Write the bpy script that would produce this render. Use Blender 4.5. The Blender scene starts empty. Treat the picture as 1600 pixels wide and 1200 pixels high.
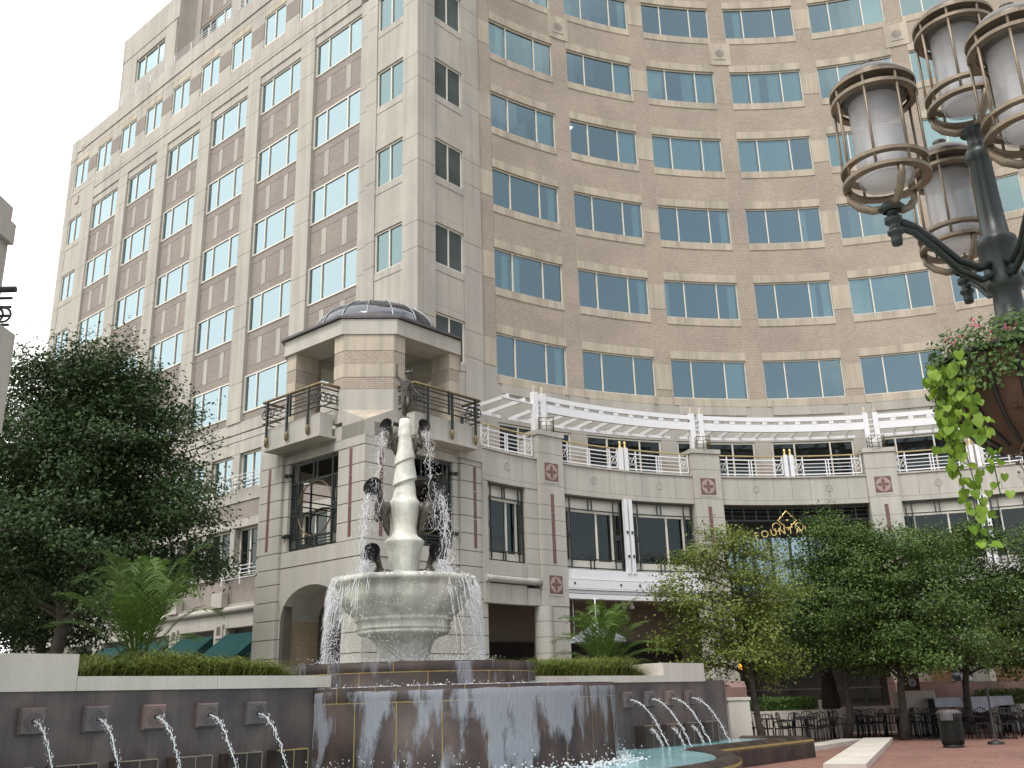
import bpy, math, random
from mathutils import Vector, Matrix, noise
rnd = random.Random(7)
R_ = math.radians
sc = bpy.context.scene
COL = sc.collection
sin, cos, pi = math.sin, math.cos, math.pi

# ------------------------------------------------------------------ camera
PIT, ROLL = 0.3143, 0.0302
cam_d = bpy.data.cameras.new('camera'); cam = bpy.data.objects.new('camera', cam_d); COL.objects.link(cam)
cam_d.sensor_width = 36.0; cam_d.lens = 1511.33 / 1600 * 36; cam_d.clip_start = 0.1; cam_d.clip_end = 2000
_r = Vector((1, 0, 0)); _u = Vector((0, -sin(PIT), cos(PIT))); _f = Vector((0, cos(PIT), sin(PIT)))
_rr = cos(ROLL) * _r - sin(ROLL) * _u; _uu = sin(ROLL) * _r + cos(ROLL) * _u
cam.matrix_world = Matrix(((_rr.x, _uu.x, -_f.x, 0), (_rr.y, _uu.y, -_f.y, 0), (_rr.z, _uu.z, -_f.z, 1.6), (0, 0, 0, 1)))
sc.camera = cam

# ------------------------------------------------------------------ sky, sun, exposure
SUN_EL, SUN_AZ = R_(58), R_(205)          # high sun behind the viewer, veiled by cloud
w = bpy.data.worlds.new('World'); sc.world = w; w.use_nodes = True
nt = w.node_tree; nt.nodes.clear(); L = nt.links.new
out = nt.nodes.new('ShaderNodeOutputWorld'); bg = nt.nodes.new('ShaderNodeBackground'); bg.inputs[1].default_value = 0.1
sky = nt.nodes.new('ShaderNodeTexSky'); sky.sky_type = 'NISHITA'; sky.sun_disc = False
sky.sun_elevation = SUN_EL; sky.sun_rotation = SUN_AZ; sky.dust_density = 2.6; sky.air_density = 1.0
tc = nt.nodes.new('ShaderNodeTexCoord'); mp = nt.nodes.new('ShaderNodeMapping')
mp.inputs['Scale'].default_value = (1, 1, 2.2); mp.inputs['Location'].default_value = (0.0, 0.0, 0.35)
nz = nt.nodes.new('ShaderNodeTexNoise'); nz.inputs['Scale'].default_value = 1.35; nz.inputs['Detail'].default_value = 7; nz.inputs['Roughness'].default_value = 0.52
rmp = nt.nodes.new('ShaderNodeValToRGB'); rmp.color_ramp.elements[0].color = (.27, .27, .27, 1); rmp.color_ramp.elements[0].position = 0.40; rmp.color_ramp.elements[1].position = 0.56
mx = nt.nodes.new('ShaderNodeMix'); mx.data_type = 'RGBA'
L(tc.outputs['Generated'], mp.inputs[0]); L(mp.outputs[0], nz.inputs[0])
# the cloud bank is thickest ahead and to the left, breaking up into blue behind the viewer
dp = nt.nodes.new('ShaderNodeVectorMath'); dp.operation = 'DOT_PRODUCT'; dp.inputs[1].default_value = (-.17, .20, .06); L(tc.outputs['Generated'], dp.inputs[0])
sm = nt.nodes.new('ShaderNodeMath'); sm.operation = 'ADD'; L(nz.outputs['Fac'], sm.inputs[0]); L(dp.outputs['Value'], sm.inputs[1]); L(sm.outputs[0], rmp.inputs[0])
L(rmp.outputs[0], mx.inputs[0]); L(sky.outputs[0], mx.inputs[6]); mx.inputs[7].default_value = (13.8, 13.7, 13.4, 1)
L(mx.outputs[2], bg.inputs[0]); L(bg.outputs[0], out.inputs[0])
sun_d = bpy.data.lights.new('sun', 'SUN'); sun_d.energy = 1.5; sun_d.angle = R_(14); sun_d.color = (1, .975, .94)
sun = bpy.data.objects.new('sun', sun_d); COL.objects.link(sun)
_sd = Vector((sin(SUN_AZ) * cos(SUN_EL), cos(SUN_AZ) * cos(SUN_EL), sin(SUN_EL)))
sun.rotation_euler = (-_sd).to_track_quat('-Z', 'Y').to_euler()
sc.view_settings.view_transform = 'Standard'; sc.view_settings.look = 'None'
sc.view_settings.exposure = 0.50; sc.view_settings.gamma = 1.0; sc.view_settings.use_curve_mapping = False
sc.render.engine = 'CYCLES'; sc.cycles.use_denoising = True; sc.cycles.max_bounces = 8
sc.cycles.transparent_max_bounces = 16; sc.cycles.diffuse_bounces = 3; sc.cycles.glossy_bounces = 3
sc.cycles.caustics_reflective = False; sc.cycles.caustics_refractive = False; sc.cycles.sample_clamp_indirect = 6

# ------------------------------------------------------------------ frames of the place
AL = -0.71344
AX = (cos(AL), sin(AL)); BX = (-sin(AL), cos(AL))      # the town grid: A runs along the left facade, B away from the viewer
CX, CY, RC = 12.7741, 20.9204, 21.2416                # centre and radius of the concave facade
RT = 17.9                                             # radius of the terrace front
H, Z2 = 3.9, 14.225                                   # storey height, sill of the first tower storey
def G(A, B, z): return (AX[0] * A + BX[0] * B, AX[1] * A + BX[1] * B, z)
def PC(t, r, z): return (CX + r * sin(t), CY + r * cos(t), z)
def F_left(u, d, z): return G(u, 23.65 - d, z)         # u along A, d outwards
def F_right(u, d, z): return G(-25.0 + d, u, z)        # u along B
def F_cur(u, d, z): return PC(u, RC - d, z)
def F_ter(u, d, z): return PC(u, RT - d, z)
def F_curl(u, d, z): return ((RC - d) * sin(u), (RC - d) * cos(u), z)
def F_terl(u, d, z): return ((RT - d) * sin(u), (RT - d) * cos(u), z)
def F_loc(u, d, z): return (u, -d, z)                  # local: x along, -y outwards
def F_world(u, d, z): return (u, d, z)

# ------------------------------------------------------------------ mesh builder
class MB:
    def __init__(s): s.v = []; s.f = []; s.uv = []; s.sm = []; s.mi = []; s.m = 0
    def face(s, idx, uv=None, smooth=False):
        s.f.append(idx); s.uv.append(uv or [(s.v[i][0], s.v[i][2]) for i in idx]); s.sm.append(smooth); s.mi.append(s.m)
    def poly(s, pts, uv=None, smooth=False):
        i = len(s.v); s.v += [tuple(p) for p in pts]; s.face(list(range(i, i + len(pts))), uv, smooth)
    def box(s, F, u0, u1, d0, d1, z0, z1, n=1, us=1.0):
        i0 = len(s.v)
        for k in range(n + 1):
            u = u0 + (u1 - u0) * k / n
            s.v += [F(u, d0, z0), F(u, d1, z0), F(u, d1, z1), F(u, d0, z1)]
        for k in range(n):
            a, b = i0 + 4 * k, i0 + 4 * k + 4
            ua, ub = (u0 + (u1 - u0) * k / n) * us, (u0 + (u1 - u0) * (k + 1) / n) * us
            s.face([a, b, b + 1, a + 1], [(ua, d0), (ub, d0), (ub, d1), (ua, d1)])
            s.face([a + 1, b + 1, b + 2, a + 2], [(ua, z0), (ub, z0), (ub, z1), (ua, z1)])
            s.face([a + 2, b + 2, b + 3, a + 3], [(ua, d1), (ub, d1), (ub, d0), (ua, d0)])
            s.face([a + 3, b + 3, b, a], [(ua, z1), (ub, z1), (ub, z0), (ua, z0)])
        e = i0 + 4 * n
        s.face([i0, i0 + 1, i0 + 2, i0 + 3], [(d0, z0), (d1, z0), (d1, z1), (d0, z1)])
        s.face([e + 3, e + 2, e + 1, e], [(d0, z1), (d1, z1), (d1, z0), (d0, z0)])
    def prism(s, pts, z0, z1, F=None):
        """polygon pts (x,y) extruded in z"""
        n = len(pts); i = len(s.v); per = 0
        s.v += [(p[0], p[1], z0) for p in pts] + [(p[0], p[1], z1) for p in pts]
        s.face(list(range(i + n - 1, i - 1, -1)), [(p[0], p[1]) for p in reversed(pts)]); s.face(list(range(i + n, i + 2 * n)), [(p[0], p[1]) for p in pts])
        for k in range(n):
            q = (k + 1) % n; l = math.dist(pts[k], pts[q])
            s.face([i + k, i + q, i + n + q, i + n + k], [(per, z0), (per + l, z0), (per + l, z1), (per, z1)]); per += l
    def extrude(s, F, pts, d0, d1):
        """polygon pts (u,z) on a wall, extruded in depth"""
        n = len(pts); i = len(s.v)
        s.v += [F(p[0], d0, p[1]) for p in pts] + [F(p[0], d1, p[1]) for p in pts]
        s.face(list(range(i + n, i + 2 * n)), list(pts)); s.face(list(range(i + n - 1, i - 1, -1)), list(reversed(pts)))
        for k in range(n):
            q = (k + 1) % n
            s.face([i + k, i + q, i + n + q, i + n + k], [(pts[k][0], d0), (pts[q][0], d0), (pts[q][1], d1), (pts[k][1], d1)])
    def tube(s, path, r, n=8, cap=True, smooth=True):
        path = [Vector(p) for p in path]; rr = r if isinstance(r, (list, tuple)) else [r] * len(path)
        i0 = len(s.v); up = None
        for k, p in enumerate(path):
            t = (path[min(k + 1, len(path) - 1)] - path[max(k - 1, 0)]).normalized()
            if up is None:
                up = Vector((0, 0, 1)) if abs(t.z) < .9 else Vector((1, 0, 0))
            x = t.cross(up)
            if x.length < 1e-4: x = t.orthogonal()
            x.normalize(); y = x.cross(t).normalized(); up = y
            for j in range(n):
                a = 2 * pi * j / n; s.v.append(tuple(p + x * cos(a) * rr[k] + y * sin(a) * rr[k]))
        for k in range(len(path) - 1):
            for j in range(n):
                a, b = i0 + k * n + j, i0 + k * n + (j + 1) % n
                s.face([a, b, b + n, a + n], [(j / n, k), ((j + 1) / n, k), ((j + 1) / n, k + 1), (j / n, k + 1)], smooth)
        if cap:
            s.face(list(range(i0 + n - 1, i0 - 1, -1))); e = i0 + (len(path) - 1) * n; s.face(list(range(e, e + n)))
    def lathe(s, prof, n=32, c=(0, 0), a0=0, a1=2 * pi, smooth=True, tw=None):
        full = abs(a1 - a0 - 2 * pi) < 1e-6; m = n if full else n + 1; i0 = len(s.v)
        for k, (r, z) in enumerate(prof):
            for j in range(m):
                a = a0 + (a1 - a0) * j / n; q = r * (tw(a, z) if tw else 1)
                s.v.append((c[0] + q * cos(a), c[1] + q * sin(a), z))
        for k in range(len(prof) - 1):
            for j in range(n):
                a, b = i0 + k * m + j, i0 + k * m + (j + 1) % m
                s.face([a, b, b + m, a + m], [(prof[k][0] * j / n * 6, prof[k][1]), (prof[k][0] * (j + 1) / n * 6, prof[k][1]), (prof[k + 1][0] * (j + 1) / n * 6, prof[k + 1][1]), (prof[k + 1][0] * j / n * 6, prof[k + 1][1])], smooth)
    def ball(s, c, r, n=6, sq=(1, 1, 1)):
        i0 = len(s.v); m = n * 2
        for k in range(1, n):
            for j in range(m):
                th, ph = pi * k / n, 2 * pi * j / m
                s.v.append((c[0] + r * sq[0] * sin(th) * cos(ph), c[1] + r * sq[1] * sin(th) * sin(ph), c[2] + r * sq[2] * cos(th)))
        t = len(s.v); s.v += [(c[0], c[1], c[2] + r * sq[2]), (c[0], c[1], c[2] - r * sq[2])]
        for k in range(n - 2):
            for j in range(m):
                a, b = i0 + k * m + j, i0 + k * m + (j + 1) % m; s.face([a, a + m, b + m, b], None, True)
        for j in range(m):
            s.face([t, i0 + j, i0 + (j + 1) % m], None, True); e = i0 + (n - 2) * m; s.face([t + 1, e + (j + 1) % m, e + j], None, True)
    def torus(s, c, R, r, F=None, n=28, m=6, arc=(0, 2 * pi)):
        """ring in a wall plane: c=(u,d,z), F maps"""
        pts = [F(c[0] + R * cos(arc[0] + (arc[1] - arc[0]) * k / n), c[1], c[2] + R * sin(arc[0] + (arc[1] - arc[0]) * k / n)) for k in range(n + 1)]
        s.tube(pts, r, m, False)
    def mesh(s, name, mat):
        me = bpy.data.meshes.new(name); me.from_pydata(s.v, [], s.f)
        ul = me.uv_layers.new(name='UVMap'); flat = [c for q in s.uv for uv in q for c in (uv[0], uv[1])]
        ul.data.foreach_set('uv', flat)
        me.polygons.foreach_set('use_smooth', s.sm)
        for mm in (mat if isinstance(mat, (list, tuple)) else [mat]): me.materials.append(mm)
        if any(s.mi): me.polygons.foreach_set('material_index', s.mi)
        me.update(); return me
    def build(s, name, mat, parent=None, **k): return mk(name, s.mesh(name, mat), parent, **k)

def mk(name, me, parent=None, loc=None, rz=0.0, world=True):
    o = bpy.data.objects.new(name, me); COL.objects.link(o)
    if loc is not None: o.location = loc
    if rz: o.rotation_euler = (0, 0, rz)
    if parent is not None:
        o.parent = parent
        if world and parent.type == 'EMPTY': o.matrix_parent_inverse = Matrix.Translation(-Vector(parent['_base'])) if '_base' in parent else Matrix.Identity(4)
    return o
ROOTS = []
def tag(o, label=None, cat=None, group=None, kind=None):
    if label: o['label'] = label
    if cat: o['category'] = cat
    if group: o['group'] = group
    if kind: o['kind'] = kind
    return o
def thing(name, label, cat, base, group=None):
    o = bpy.data.objects.new(name, None); COL.objects.link(o); o.location = base; o['_base'] = list(base); o.empty_display_size = .2
    ROOTS.append(o); return tag(o, label, cat, group)
def subs(o, name, me):                                  # a sub-part that shares its part's local space
    c = bpy.data.objects.new(name, me); COL.objects.link(c); c.parent = o; return c
def copy_tree(o, parent=None):
    c = o.copy(); COL.objects.link(c); c.parent = parent
    for ch in list(o.children): copy_tree(ch, c)
    return c
def B1(F, u0, u1, d0, d1, z0, z1, n=1, us=1.0):
    m = MB(); m.box(F, u0, u1, d0, d1, z0, z1, n, us); return m

# ------------------------------------------------------------------ materials
def newmat(name):
    m = bpy.data.materials.new(name); m.use_nodes = True; t = m.node_tree; b = t.nodes['Principled BSDF']; return m, t, b
def nodes_noise(t, scale, detail=4, rough=.55, vec=None, stretch=None, coord='P'):
    n = t.nodes.new('ShaderNodeTexNoise'); n.inputs['Scale'].default_value = scale; n.inputs['Detail'].default_value = detail; n.inputs['Roughness'].default_value = rough
    if coord == 'P': g = t.nodes.new('ShaderNodeNewGeometry').outputs['Position']
    else: g = t.nodes.new('ShaderNodeTexCoord').outputs['Object']
    if stretch:
        mp = t.nodes.new('ShaderNodeMapping'); mp.inputs['Scale'].default_value = stretch; t.links.new(g, mp.inputs[0]); g = mp.outputs[0]
    t.links.new(g, n.inputs[0]); return n
def ramp(t, src, p0, p1, c0, c1):
    r = t.nodes.new('ShaderNodeValToRGB'); e = r.color_ramp.elements; e[0].position = p0; e[1].position = p1; e[0].color = (*c0, 1); e[1].color = (*c1, 1)
    t.links.new(src, r.inputs[0]); return r.outputs[0]
def mul(t, a, b, fac=1.0, mode='MULTIPLY'):
    m = t.nodes.new('ShaderNodeMix'); m.data_type = 'RGBA'; m.blend_type = mode; m.inputs[0].default_value = fac
    t.links.new(a, m.inputs[6]); t.links.new(b, m.inputs[7]); return m.outputs[2]
def bump(t, b, src, strength=.2, dist=.01):
    n = t.nodes.new('ShaderNodeBump'); n.inputs['Strength'].default_value = strength; n.inputs['Distance'].default_value = dist
    t.links.new(src, n.inputs['Height']); t.links.new(n.outputs[0], b.inputs['Normal'])
def stone(name, col, var=.12, rough=.8, sc1=.6, fine=30, streak=.25, bmp=.12, spec=.3, hi=None):
    m, t, b = newmat(name); b.inputs['Roughness'].default_value = rough; b.inputs['Specular IOR Level'].default_value = spec
    lo = tuple(c * (1 - var) for c in col); hi0 = tuple(min(1, c * (1 + var)) for c in col)
    lo, hi_ = (col, hi) if hi else (lo, hi0)
    n1 = nodes_noise(t, sc1, 6, .6); c = ramp(t, n1.outputs[0], .32, .68, lo, hi_)
    n2 = nodes_noise(t, fine, 3, .7); c = mul(t, c, ramp(t, n2.outputs[0], .3, .7, (.90, .90, .90), (1.06, 1.06, 1.06)))
    if streak:
        n3 = nodes_noise(t, 1.0, 4, .6, stretch=(2.2, 2.2, .12)); c = mul(t, c, ramp(t, n3.outputs[0], .35, .6, (1 - streak, 1 - streak, 1 - streak * .95), (1, 1, 1)))
    t.links.new(c, b.inputs['Base Color']); bump(t, b, n2.outputs[0], bmp); return m
def brick(name, c1, c2, mortar, bw=.2, bh=.075, ms=.012):
    m, t, b = newmat(name); b.inputs['Roughness'].default_value = .85; b.inputs['Specular IOR Level'].default_value = .2
    uv = t.nodes.new('ShaderNodeUVMap'); br = t.nodes.new('ShaderNodeTexBrick'); t.links.new(uv.outputs[0], br.inputs[0])
    br.inputs['Scale'].default_value = 1; br.inputs['Brick Width'].default_value = bw; br.inputs['Row Height'].default_value = bh; br.inputs['Mortar Size'].default_value = ms
    br.inputs['Mortar Smooth'].default_value = .2
    br.inputs['Color1'].default_value = (*c1, 1); br.inputs['Color2'].default_value = (*c2, 1); br.inputs['Mortar'].default_value = (*mortar, 1)
    n1 = nodes_noise(t, .5, 5); c = mul(t, br.outputs[0], ramp(t, n1.outputs[0], .3, .7, (.86, .86, .86), (1.1, 1.08, 1.06)))
    n2 = nodes_noise(t, 14, 3, .7); c = mul(t, c, ramp(t, n2.outputs[0], .3, .7, (.85, .85, .85), (1.12, 1.12, 1.12)))
    t.links.new(c, b.inputs['Base Color']); bump(t, b, br.outputs['Fac'], -.3, .006); return m
def plain(name, col, rough=.5, metal=0.0, spec=.5, var=.08, sc1=3, bmp=0, coat=0):
    m, t, b = newmat(name); b.inputs['Roughness'].default_value = rough; b.inputs['Metallic'].default_value = metal; b.inputs['Specular IOR Level'].default_value = spec
    n1 = nodes_noise(t, sc1, 4, .6); c = ramp(t, n1.outputs[0], .3, .7, tuple(x * (1 - var) for x in col), tuple(min(1, x * (1 + var)) for x in col))
    t.links.new(c, b.inputs['Base Color'])
    if bmp: bump(t, b, nodes_noise(t, sc1 * 8, 3).outputs[0], bmp, .01)
    if coat: b.inputs['Coat Weight'].default_value = coat
    return m
def glassmat(name, tint, refl, ior=1.75, rough=.015, base=.0):
    m, t, b = newmat(name); t.nodes.remove(b); o = t.nodes['Material Output']
    tr = t.nodes.new('ShaderNodeBsdfTransparent'); tr.inputs[0].default_value = (*tint, 1)
    gl = t.nodes.new('ShaderNodeBsdfGlossy'); gl.inputs[0].default_value = (*refl, 1); gl.inputs['Roughness'].default_value = rough
    lw = t.nodes.new('ShaderNodeFresnel'); lw.inputs[0].default_value = ior
    ad = t.nodes.new('ShaderNodeMath'); ad.operation = 'ADD'; ad.inputs[1].default_value = base; ad.use_clamp = True; t.links.new(lw.outputs[0], ad.inputs[0])
    # every pane of float glass is slightly out of true
    n = nodes_noise(t, .45, 2); bp = t.nodes.new('ShaderNodeBump'); bp.inputs['Strength'].default_value = .035; bp.inputs['Distance'].default_value = .25
    t.links.new(n.outputs[0], bp.inputs['Height']); t.links.new(bp.outputs[0], gl.inputs['Normal'])
    mixs = t.nodes.new('ShaderNodeMixShader'); t.links.new(ad.outputs[0], mixs.inputs[0]); t.links.new(tr.outputs[0], mixs.inputs[1]); t.links.new(gl.outputs[0], mixs.inputs[2]); t.links.new(mixs.outputs[0], o.inputs[0]); return m
def leafmat(name, c1, c2, trans=.25, rough=.5, sc1=.9):
    m, t, b = newmat(name); b.inputs['Roughness'].default_value = rough; b.inputs['Specular IOR Level'].default_value = .35
    g = t.nodes.new('ShaderNodeNewGeometry'); n1 = nodes_noise(t, sc1, 3)
    ad = t.nodes.new('ShaderNodeMath'); ad.operation = 'MULTIPLY_ADD'; ad.inputs[1].default_value = .5; t.links.new(g.outputs['Random Per Island'], ad.inputs[0])
    mm = t.nodes.new('ShaderNodeMath'); mm.operation = 'MULTIPLY'; mm.inputs[1].default_value = .6; t.links.new(n1.outputs[0], mm.inputs[0]); t.links.new(mm.outputs[0], ad.inputs[2])
    c = ramp(t, ad.outputs[0], .2, .8, c1, c2); t.links.new(c, b.inputs['Base Color'])
    o = t.nodes['Material Output']; ts = t.nodes.new('ShaderNodeBsdfTranslucent'); t.links.new(c, ts.inputs[0])
    mixs = t.nodes.new('ShaderNodeMixShader'); mixs.inputs[0].default_value = trans; t.links.new(b.outputs[0], mixs.inputs[1]); t.links.new(ts.outputs[0], mixs.inputs[2]); t.links.new(mixs.outputs[0], o.inputs[0]); return m

M = {}
M['precast'] = stone('precast_concrete', (.475, .445, .39), .09, .85, .4, 28, .18)
M['precast2'] = stone('precast_panel', (.44, .415, .365), .07, .85, .4, 28, .12)
M['ashlar'] = stone('limestone_cladding', (.51, .485, .425), .08, .85, .5, 22, .14)
M['buff'] = stone('buff_stone', (.52, .455, .36), .09, .85, .5, 24, .26)
M['joint'] = plain('dark_joint', (.13, .115, .10), .9, 0, .1)  # dark tone seen in the joints between blocks
M['jointl'] = plain('pale_mortar', (.46, .41, .35), .9, 0, .1)
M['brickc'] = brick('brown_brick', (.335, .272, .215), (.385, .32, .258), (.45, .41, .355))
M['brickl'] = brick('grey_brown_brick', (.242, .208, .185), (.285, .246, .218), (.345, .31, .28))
M['bricky'] = brick('yellow_brick', (.36, .27, .17), (.44, .34, .22), (.5, .44, .34))
M['frame'] = plain('cream_aluminium', (.72, .69, .60), .4, 0, .5, .04)
M['white'] = plain('white_paint', (.80, .80, .81), .45, 0, .5, .04)
M['dkgreen'] = plain('dark_bronze_green_paint', (.022, .028, .025), .45, 0, .5, .2)
M['lampgreen'] = plain('lamp_green_paint', (.018, .026, .022), .38, 0, .5, .25, 6, .05)
M['brass'] = plain('aged_brass', (.20, .155, .085), .5, .6, .5, .25, 6)
M['railgold'] = plain('dull_gold_rail', (.50, .40, .20), .5, .3, .5, .15)
M['gild'] = plain('gilded_metal', (.80, .60, .24), .35, .8, .5, .1)
M['bronze'] = plain('weathered_bronze', (.085, .075, .062), .45, .45, .5, .45, 9, .2)
M['lampbronze'] = plain('lamp_bronze', (.22, .175, .125), .45, .5, .5, .3, 7)
M['glass'] = glassmat('coated_teal_glass', (.61, .86, .86), (.65, .88, .92), 1.9, .012, .18)
M['glassr'] = glassmat('coated_silver_glass', (.22, .36, .38), (.70, .90, .97), 2.0, .012, .31)
M['shopglass'] = glassmat('clear_shop_glass', (.42, .48, .46), (.8, .9, .9), 1.5, .02, .02)
M['room'] = plain('office_interior', (.085, .105, .10), .9, 0, .1, .3, .4)
M['ceil'] = plain('office_ceiling', (.16, .16, .155), .9, 0, .1)
M['curtain'] = plain('pale_curtain', (.82, .84, .82), .9, 0, .1, .05)
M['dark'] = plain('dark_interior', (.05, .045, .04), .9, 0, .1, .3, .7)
M['beigein'] = plain('beige_interior_plaster', (.34, .30, .25), .9, 0, .1, .1)
M['rust'] = plain('red_brown_panelling', (.20, .045, .02), .5, 0, .4, .25, 2)
M['redgran'] = stone('red_granite_inlay', (.17, .085, .073), .2, .45, 3, 60, 0, .02, .5)
M['pinkgran'] = stone('pink_granite', (.33, .205, .18), .15, .5, 2, 60, .08, .03, .5)
M['granite'] = stone('dark_wet_granite', (.030, .023, .022), .35, .5, 1.6, 45, .35, .04, .25, (.085, .056, .046))
M['granitew'] = stone('grey_purple_granite', (.070, .062, .066), .28, .5, 1.3, 60, .42, .05, .5, (.165, .125, .108))
M['goldgrout'] = plain('ochre_grout', (.36, .265, .10), .8, 0, .2, .25, 5)
M['greygrout'] = plain('pale_grout', (.24, .20, .15), .8, 0, .2, .25, 5)
M['coping'] = stone('cream_coping', (.57, .525, .46), .05, .8, .6, 30, .10, .06)
M['marble'] = stone('wet_pale_marble', (.68, .68, .59), .20, .32, 2.6, 20, .42, .05, .5)
M['metal'] = plain('lead_grey_metal', (.11, .10, .105), .45, .5, .5, .15)
M['awning'] = plain('teal_canvas', (.013, .052, .051), .9, 0, .1, .15, 2)
M['bark'] = stone('tree_bark', (.072, .062, .053), .3, .9, 5, 40, .2, .5)
M['leafdark'] = leafmat('dark_tree_leaf', (.017, .040, .011), (.062, .105, .030))
M['leafmid'] = leafmat('mid_green_leaf', (.027, .066, .015), (.135, .215, .052))
M['leaflight'] = leafmat('yellow_green_leaf', (.075, .135, .026), (.235, .275, .06), .3)
M['leafbasket'] = leafmat('trailing_vine_leaf', (.10, .21, .018), (.24, .36, .04), .35)
M['leafbasket2'] = leafmat('basket_foliage', (.03, .07, .015), (.10, .17, .04), .25)
M['palm'] = leafmat('palm_leaf', (.05, .105, .02), (.135, .225, .04), .25)
M['grass'] = leafmat('strap_leaf', (.045, .085, .015), (.24, .27, .06), .25)
M['petal'] = leafmat('pink_petal', (.55, .12, .20), (.8, .3, .4), .3)
M['barrel'] = stone('coir_and_wood', (.10, .055, .035), .35, .85, 4, 30, .3, .3)
M['shoptan'] = plain('tan_shop_panel', (.26, .16, .09), .6, 0, .3, .15)
M['soil'] = plain('soil', (.03, .022, .016), .95)
M['black'] = plain('black_metal', (.012, .012, .013), .5)
M['cloth'] = plain('dark_maroon_canvas', (.020, .010, .010), .9)
M['linen'] = plain('pale_table_linen', (.42, .44, .50), .8)
M['orange'] = plain('amber_glass', (.9, .35, .02), .4)
# ------------------------------------------------------------------ ground
def paving():
    m, t, b = newmat('red_brick_paving'); b.inputs['Roughness'].default_value = .8
    g = t.nodes.new('ShaderNodeNewGeometry'); mp = t.nodes.new('ShaderNodeMapping'); mp.inputs['Rotation'].default_value = (0, 0, AL + pi / 4); t.links.new(g.outputs['Position'], mp.inputs[0])
    br = t.nodes.new('ShaderNodeTexBrick'); t.links.new(mp.outputs[0], br.inputs[0]); br.inputs['Scale'].default_value = 1
    br.inputs['Brick Width'].default_value = .2; br.inputs['Row Height'].default_value = .1; br.inputs['Mortar Size'].default_value = .006
    br.inputs['Color1'].default_value = (.185, .088, .068, 1); br.inputs['Color2'].default_value = (.265, .135, .104, 1); br.inputs['Mortar'].default_value = (.16, .11, .09, 1)
    n1 = nodes_noise(t, .35, 6); c = mul(t, br.outputs[0], ramp(t, n1.outputs[0], .3, .7, (.75, .75, .75), (1.15, 1.12, 1.1)))
    t.links.new(c, b.inputs['Base Color']); bump(t, b, br.outputs['Fac'], -.3, .004); return m
M['paving'] = paving()
M['flags'] = stone('grey_stone_flags', (.30, .29, .265), .12, .85, .5, 25, 0, .1)
m = MB(); m.poly([(-500, -500, -.004), (500, -500, -.004), (500, 500, -.004), (-500, 500, -.004)])
tag(m.build('ground', M['flags']), kind='structure')
m = MB(); m.poly([(4.6, 8, 0), (34, 8, 0), (34, 38.5, 0), (4.6, 38.5, 0)])
tag(m.build('brick_plaza', M['paving']), kind='structure')

# ------------------------------------------------------------------ the office tower
tower = thing('office_tower', 'tall beige and brown brick office tower with concave curved front and teal windows', 'building', G(-25, 23.65, 0))
def piece(root, name, F, u0, u1, z0, z1, d0=-.3, d1=0.0, mat='precast', n=1, us=1.0, gap=.010, gu=None):
    gu = gap if gu is None else gu
    return B1(F, u0 + gu, u1 - gu, d0, d1, z0 + gap, z1 - gap, n, us).build(name, M[mat], root)
def win_meshes(F, w, h, cuts=(.28, .72), fr=.065, d=-.17, us=1.0, n=1, glass='glass', framemat='frame', bar=None):
    k = 1.0 / us; f = MB(); nn = max(1, n)
    f.box(F, 0, w, d - .05, d + .05, 0, fr, nn, us); f.box(F, 0, w, d - .05, d + .05, h - fr, h, nn, us)
    cs = [0] + [c * w for c in cuts] + [w]
    for i, c in enumerate(cs):
        hw = fr * .5 * k
        a, b = (0, fr * k) if i == 0 else ((w - fr * k, w) if i == len(cs) - 1 else (c - hw, c + hw))
        f.box(F, a, b, d - .05, d + .055, fr, h - fr, 1, us)
    if bar: f.box(F, fr * k, w - fr * k, d - .04, d + .045, bar - .03, bar + .03, nn, us)
    panes = []
    for i in range(len(cs) - 1):
        p = MB(); a, b = cs[i] + .02 * k, cs[i + 1] - .02 * k; ns = max(1, round(nn * (b - a) / w))
        for q in range(ns):
            ua, ub = a + (b - a) * q / ns, a + (b - a) * (q + 1) / ns
            p.poly([F(ua, d, .03), F(ub, d, .03), F(ub, d, h - .03), F(ua, d, h - .03)])
        panes.append(p.mesh('pane', M[glass]))
    return f.mesh('window', M[framemat]), panes
def put_window(root, wm, loc, rz, extra=()):
    o = mk('window', wm[0], root, loc, rz)
    for p in wm[1]: subs(o, 'pane', p)
    for nme, me in extra: subs(o, nme, me)
    return o
def curtain_mesh(F, u0, u1, h, us=1.0, d=-.32, z0=.02, wav=.022, pitch=.09):
    m = MB(); L_ = (u1 - u0) * us; n = max(2, int(L_ / pitch) * 2)
    for q in range(n):
        ua, ub = u0 + (u1 - u0) * q / n, u0 + (u1 - u0) * (q + 1) / n; da, db = (wav, -wav) if q % 2 else (-wav, wav)
        m.poly([F(ua, d + da, z0), F(ub, d + db, z0), F(ub, d + db, h), F(ua, d + da, h)])
    return m.mesh('curtain', M['curtain'])

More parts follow.
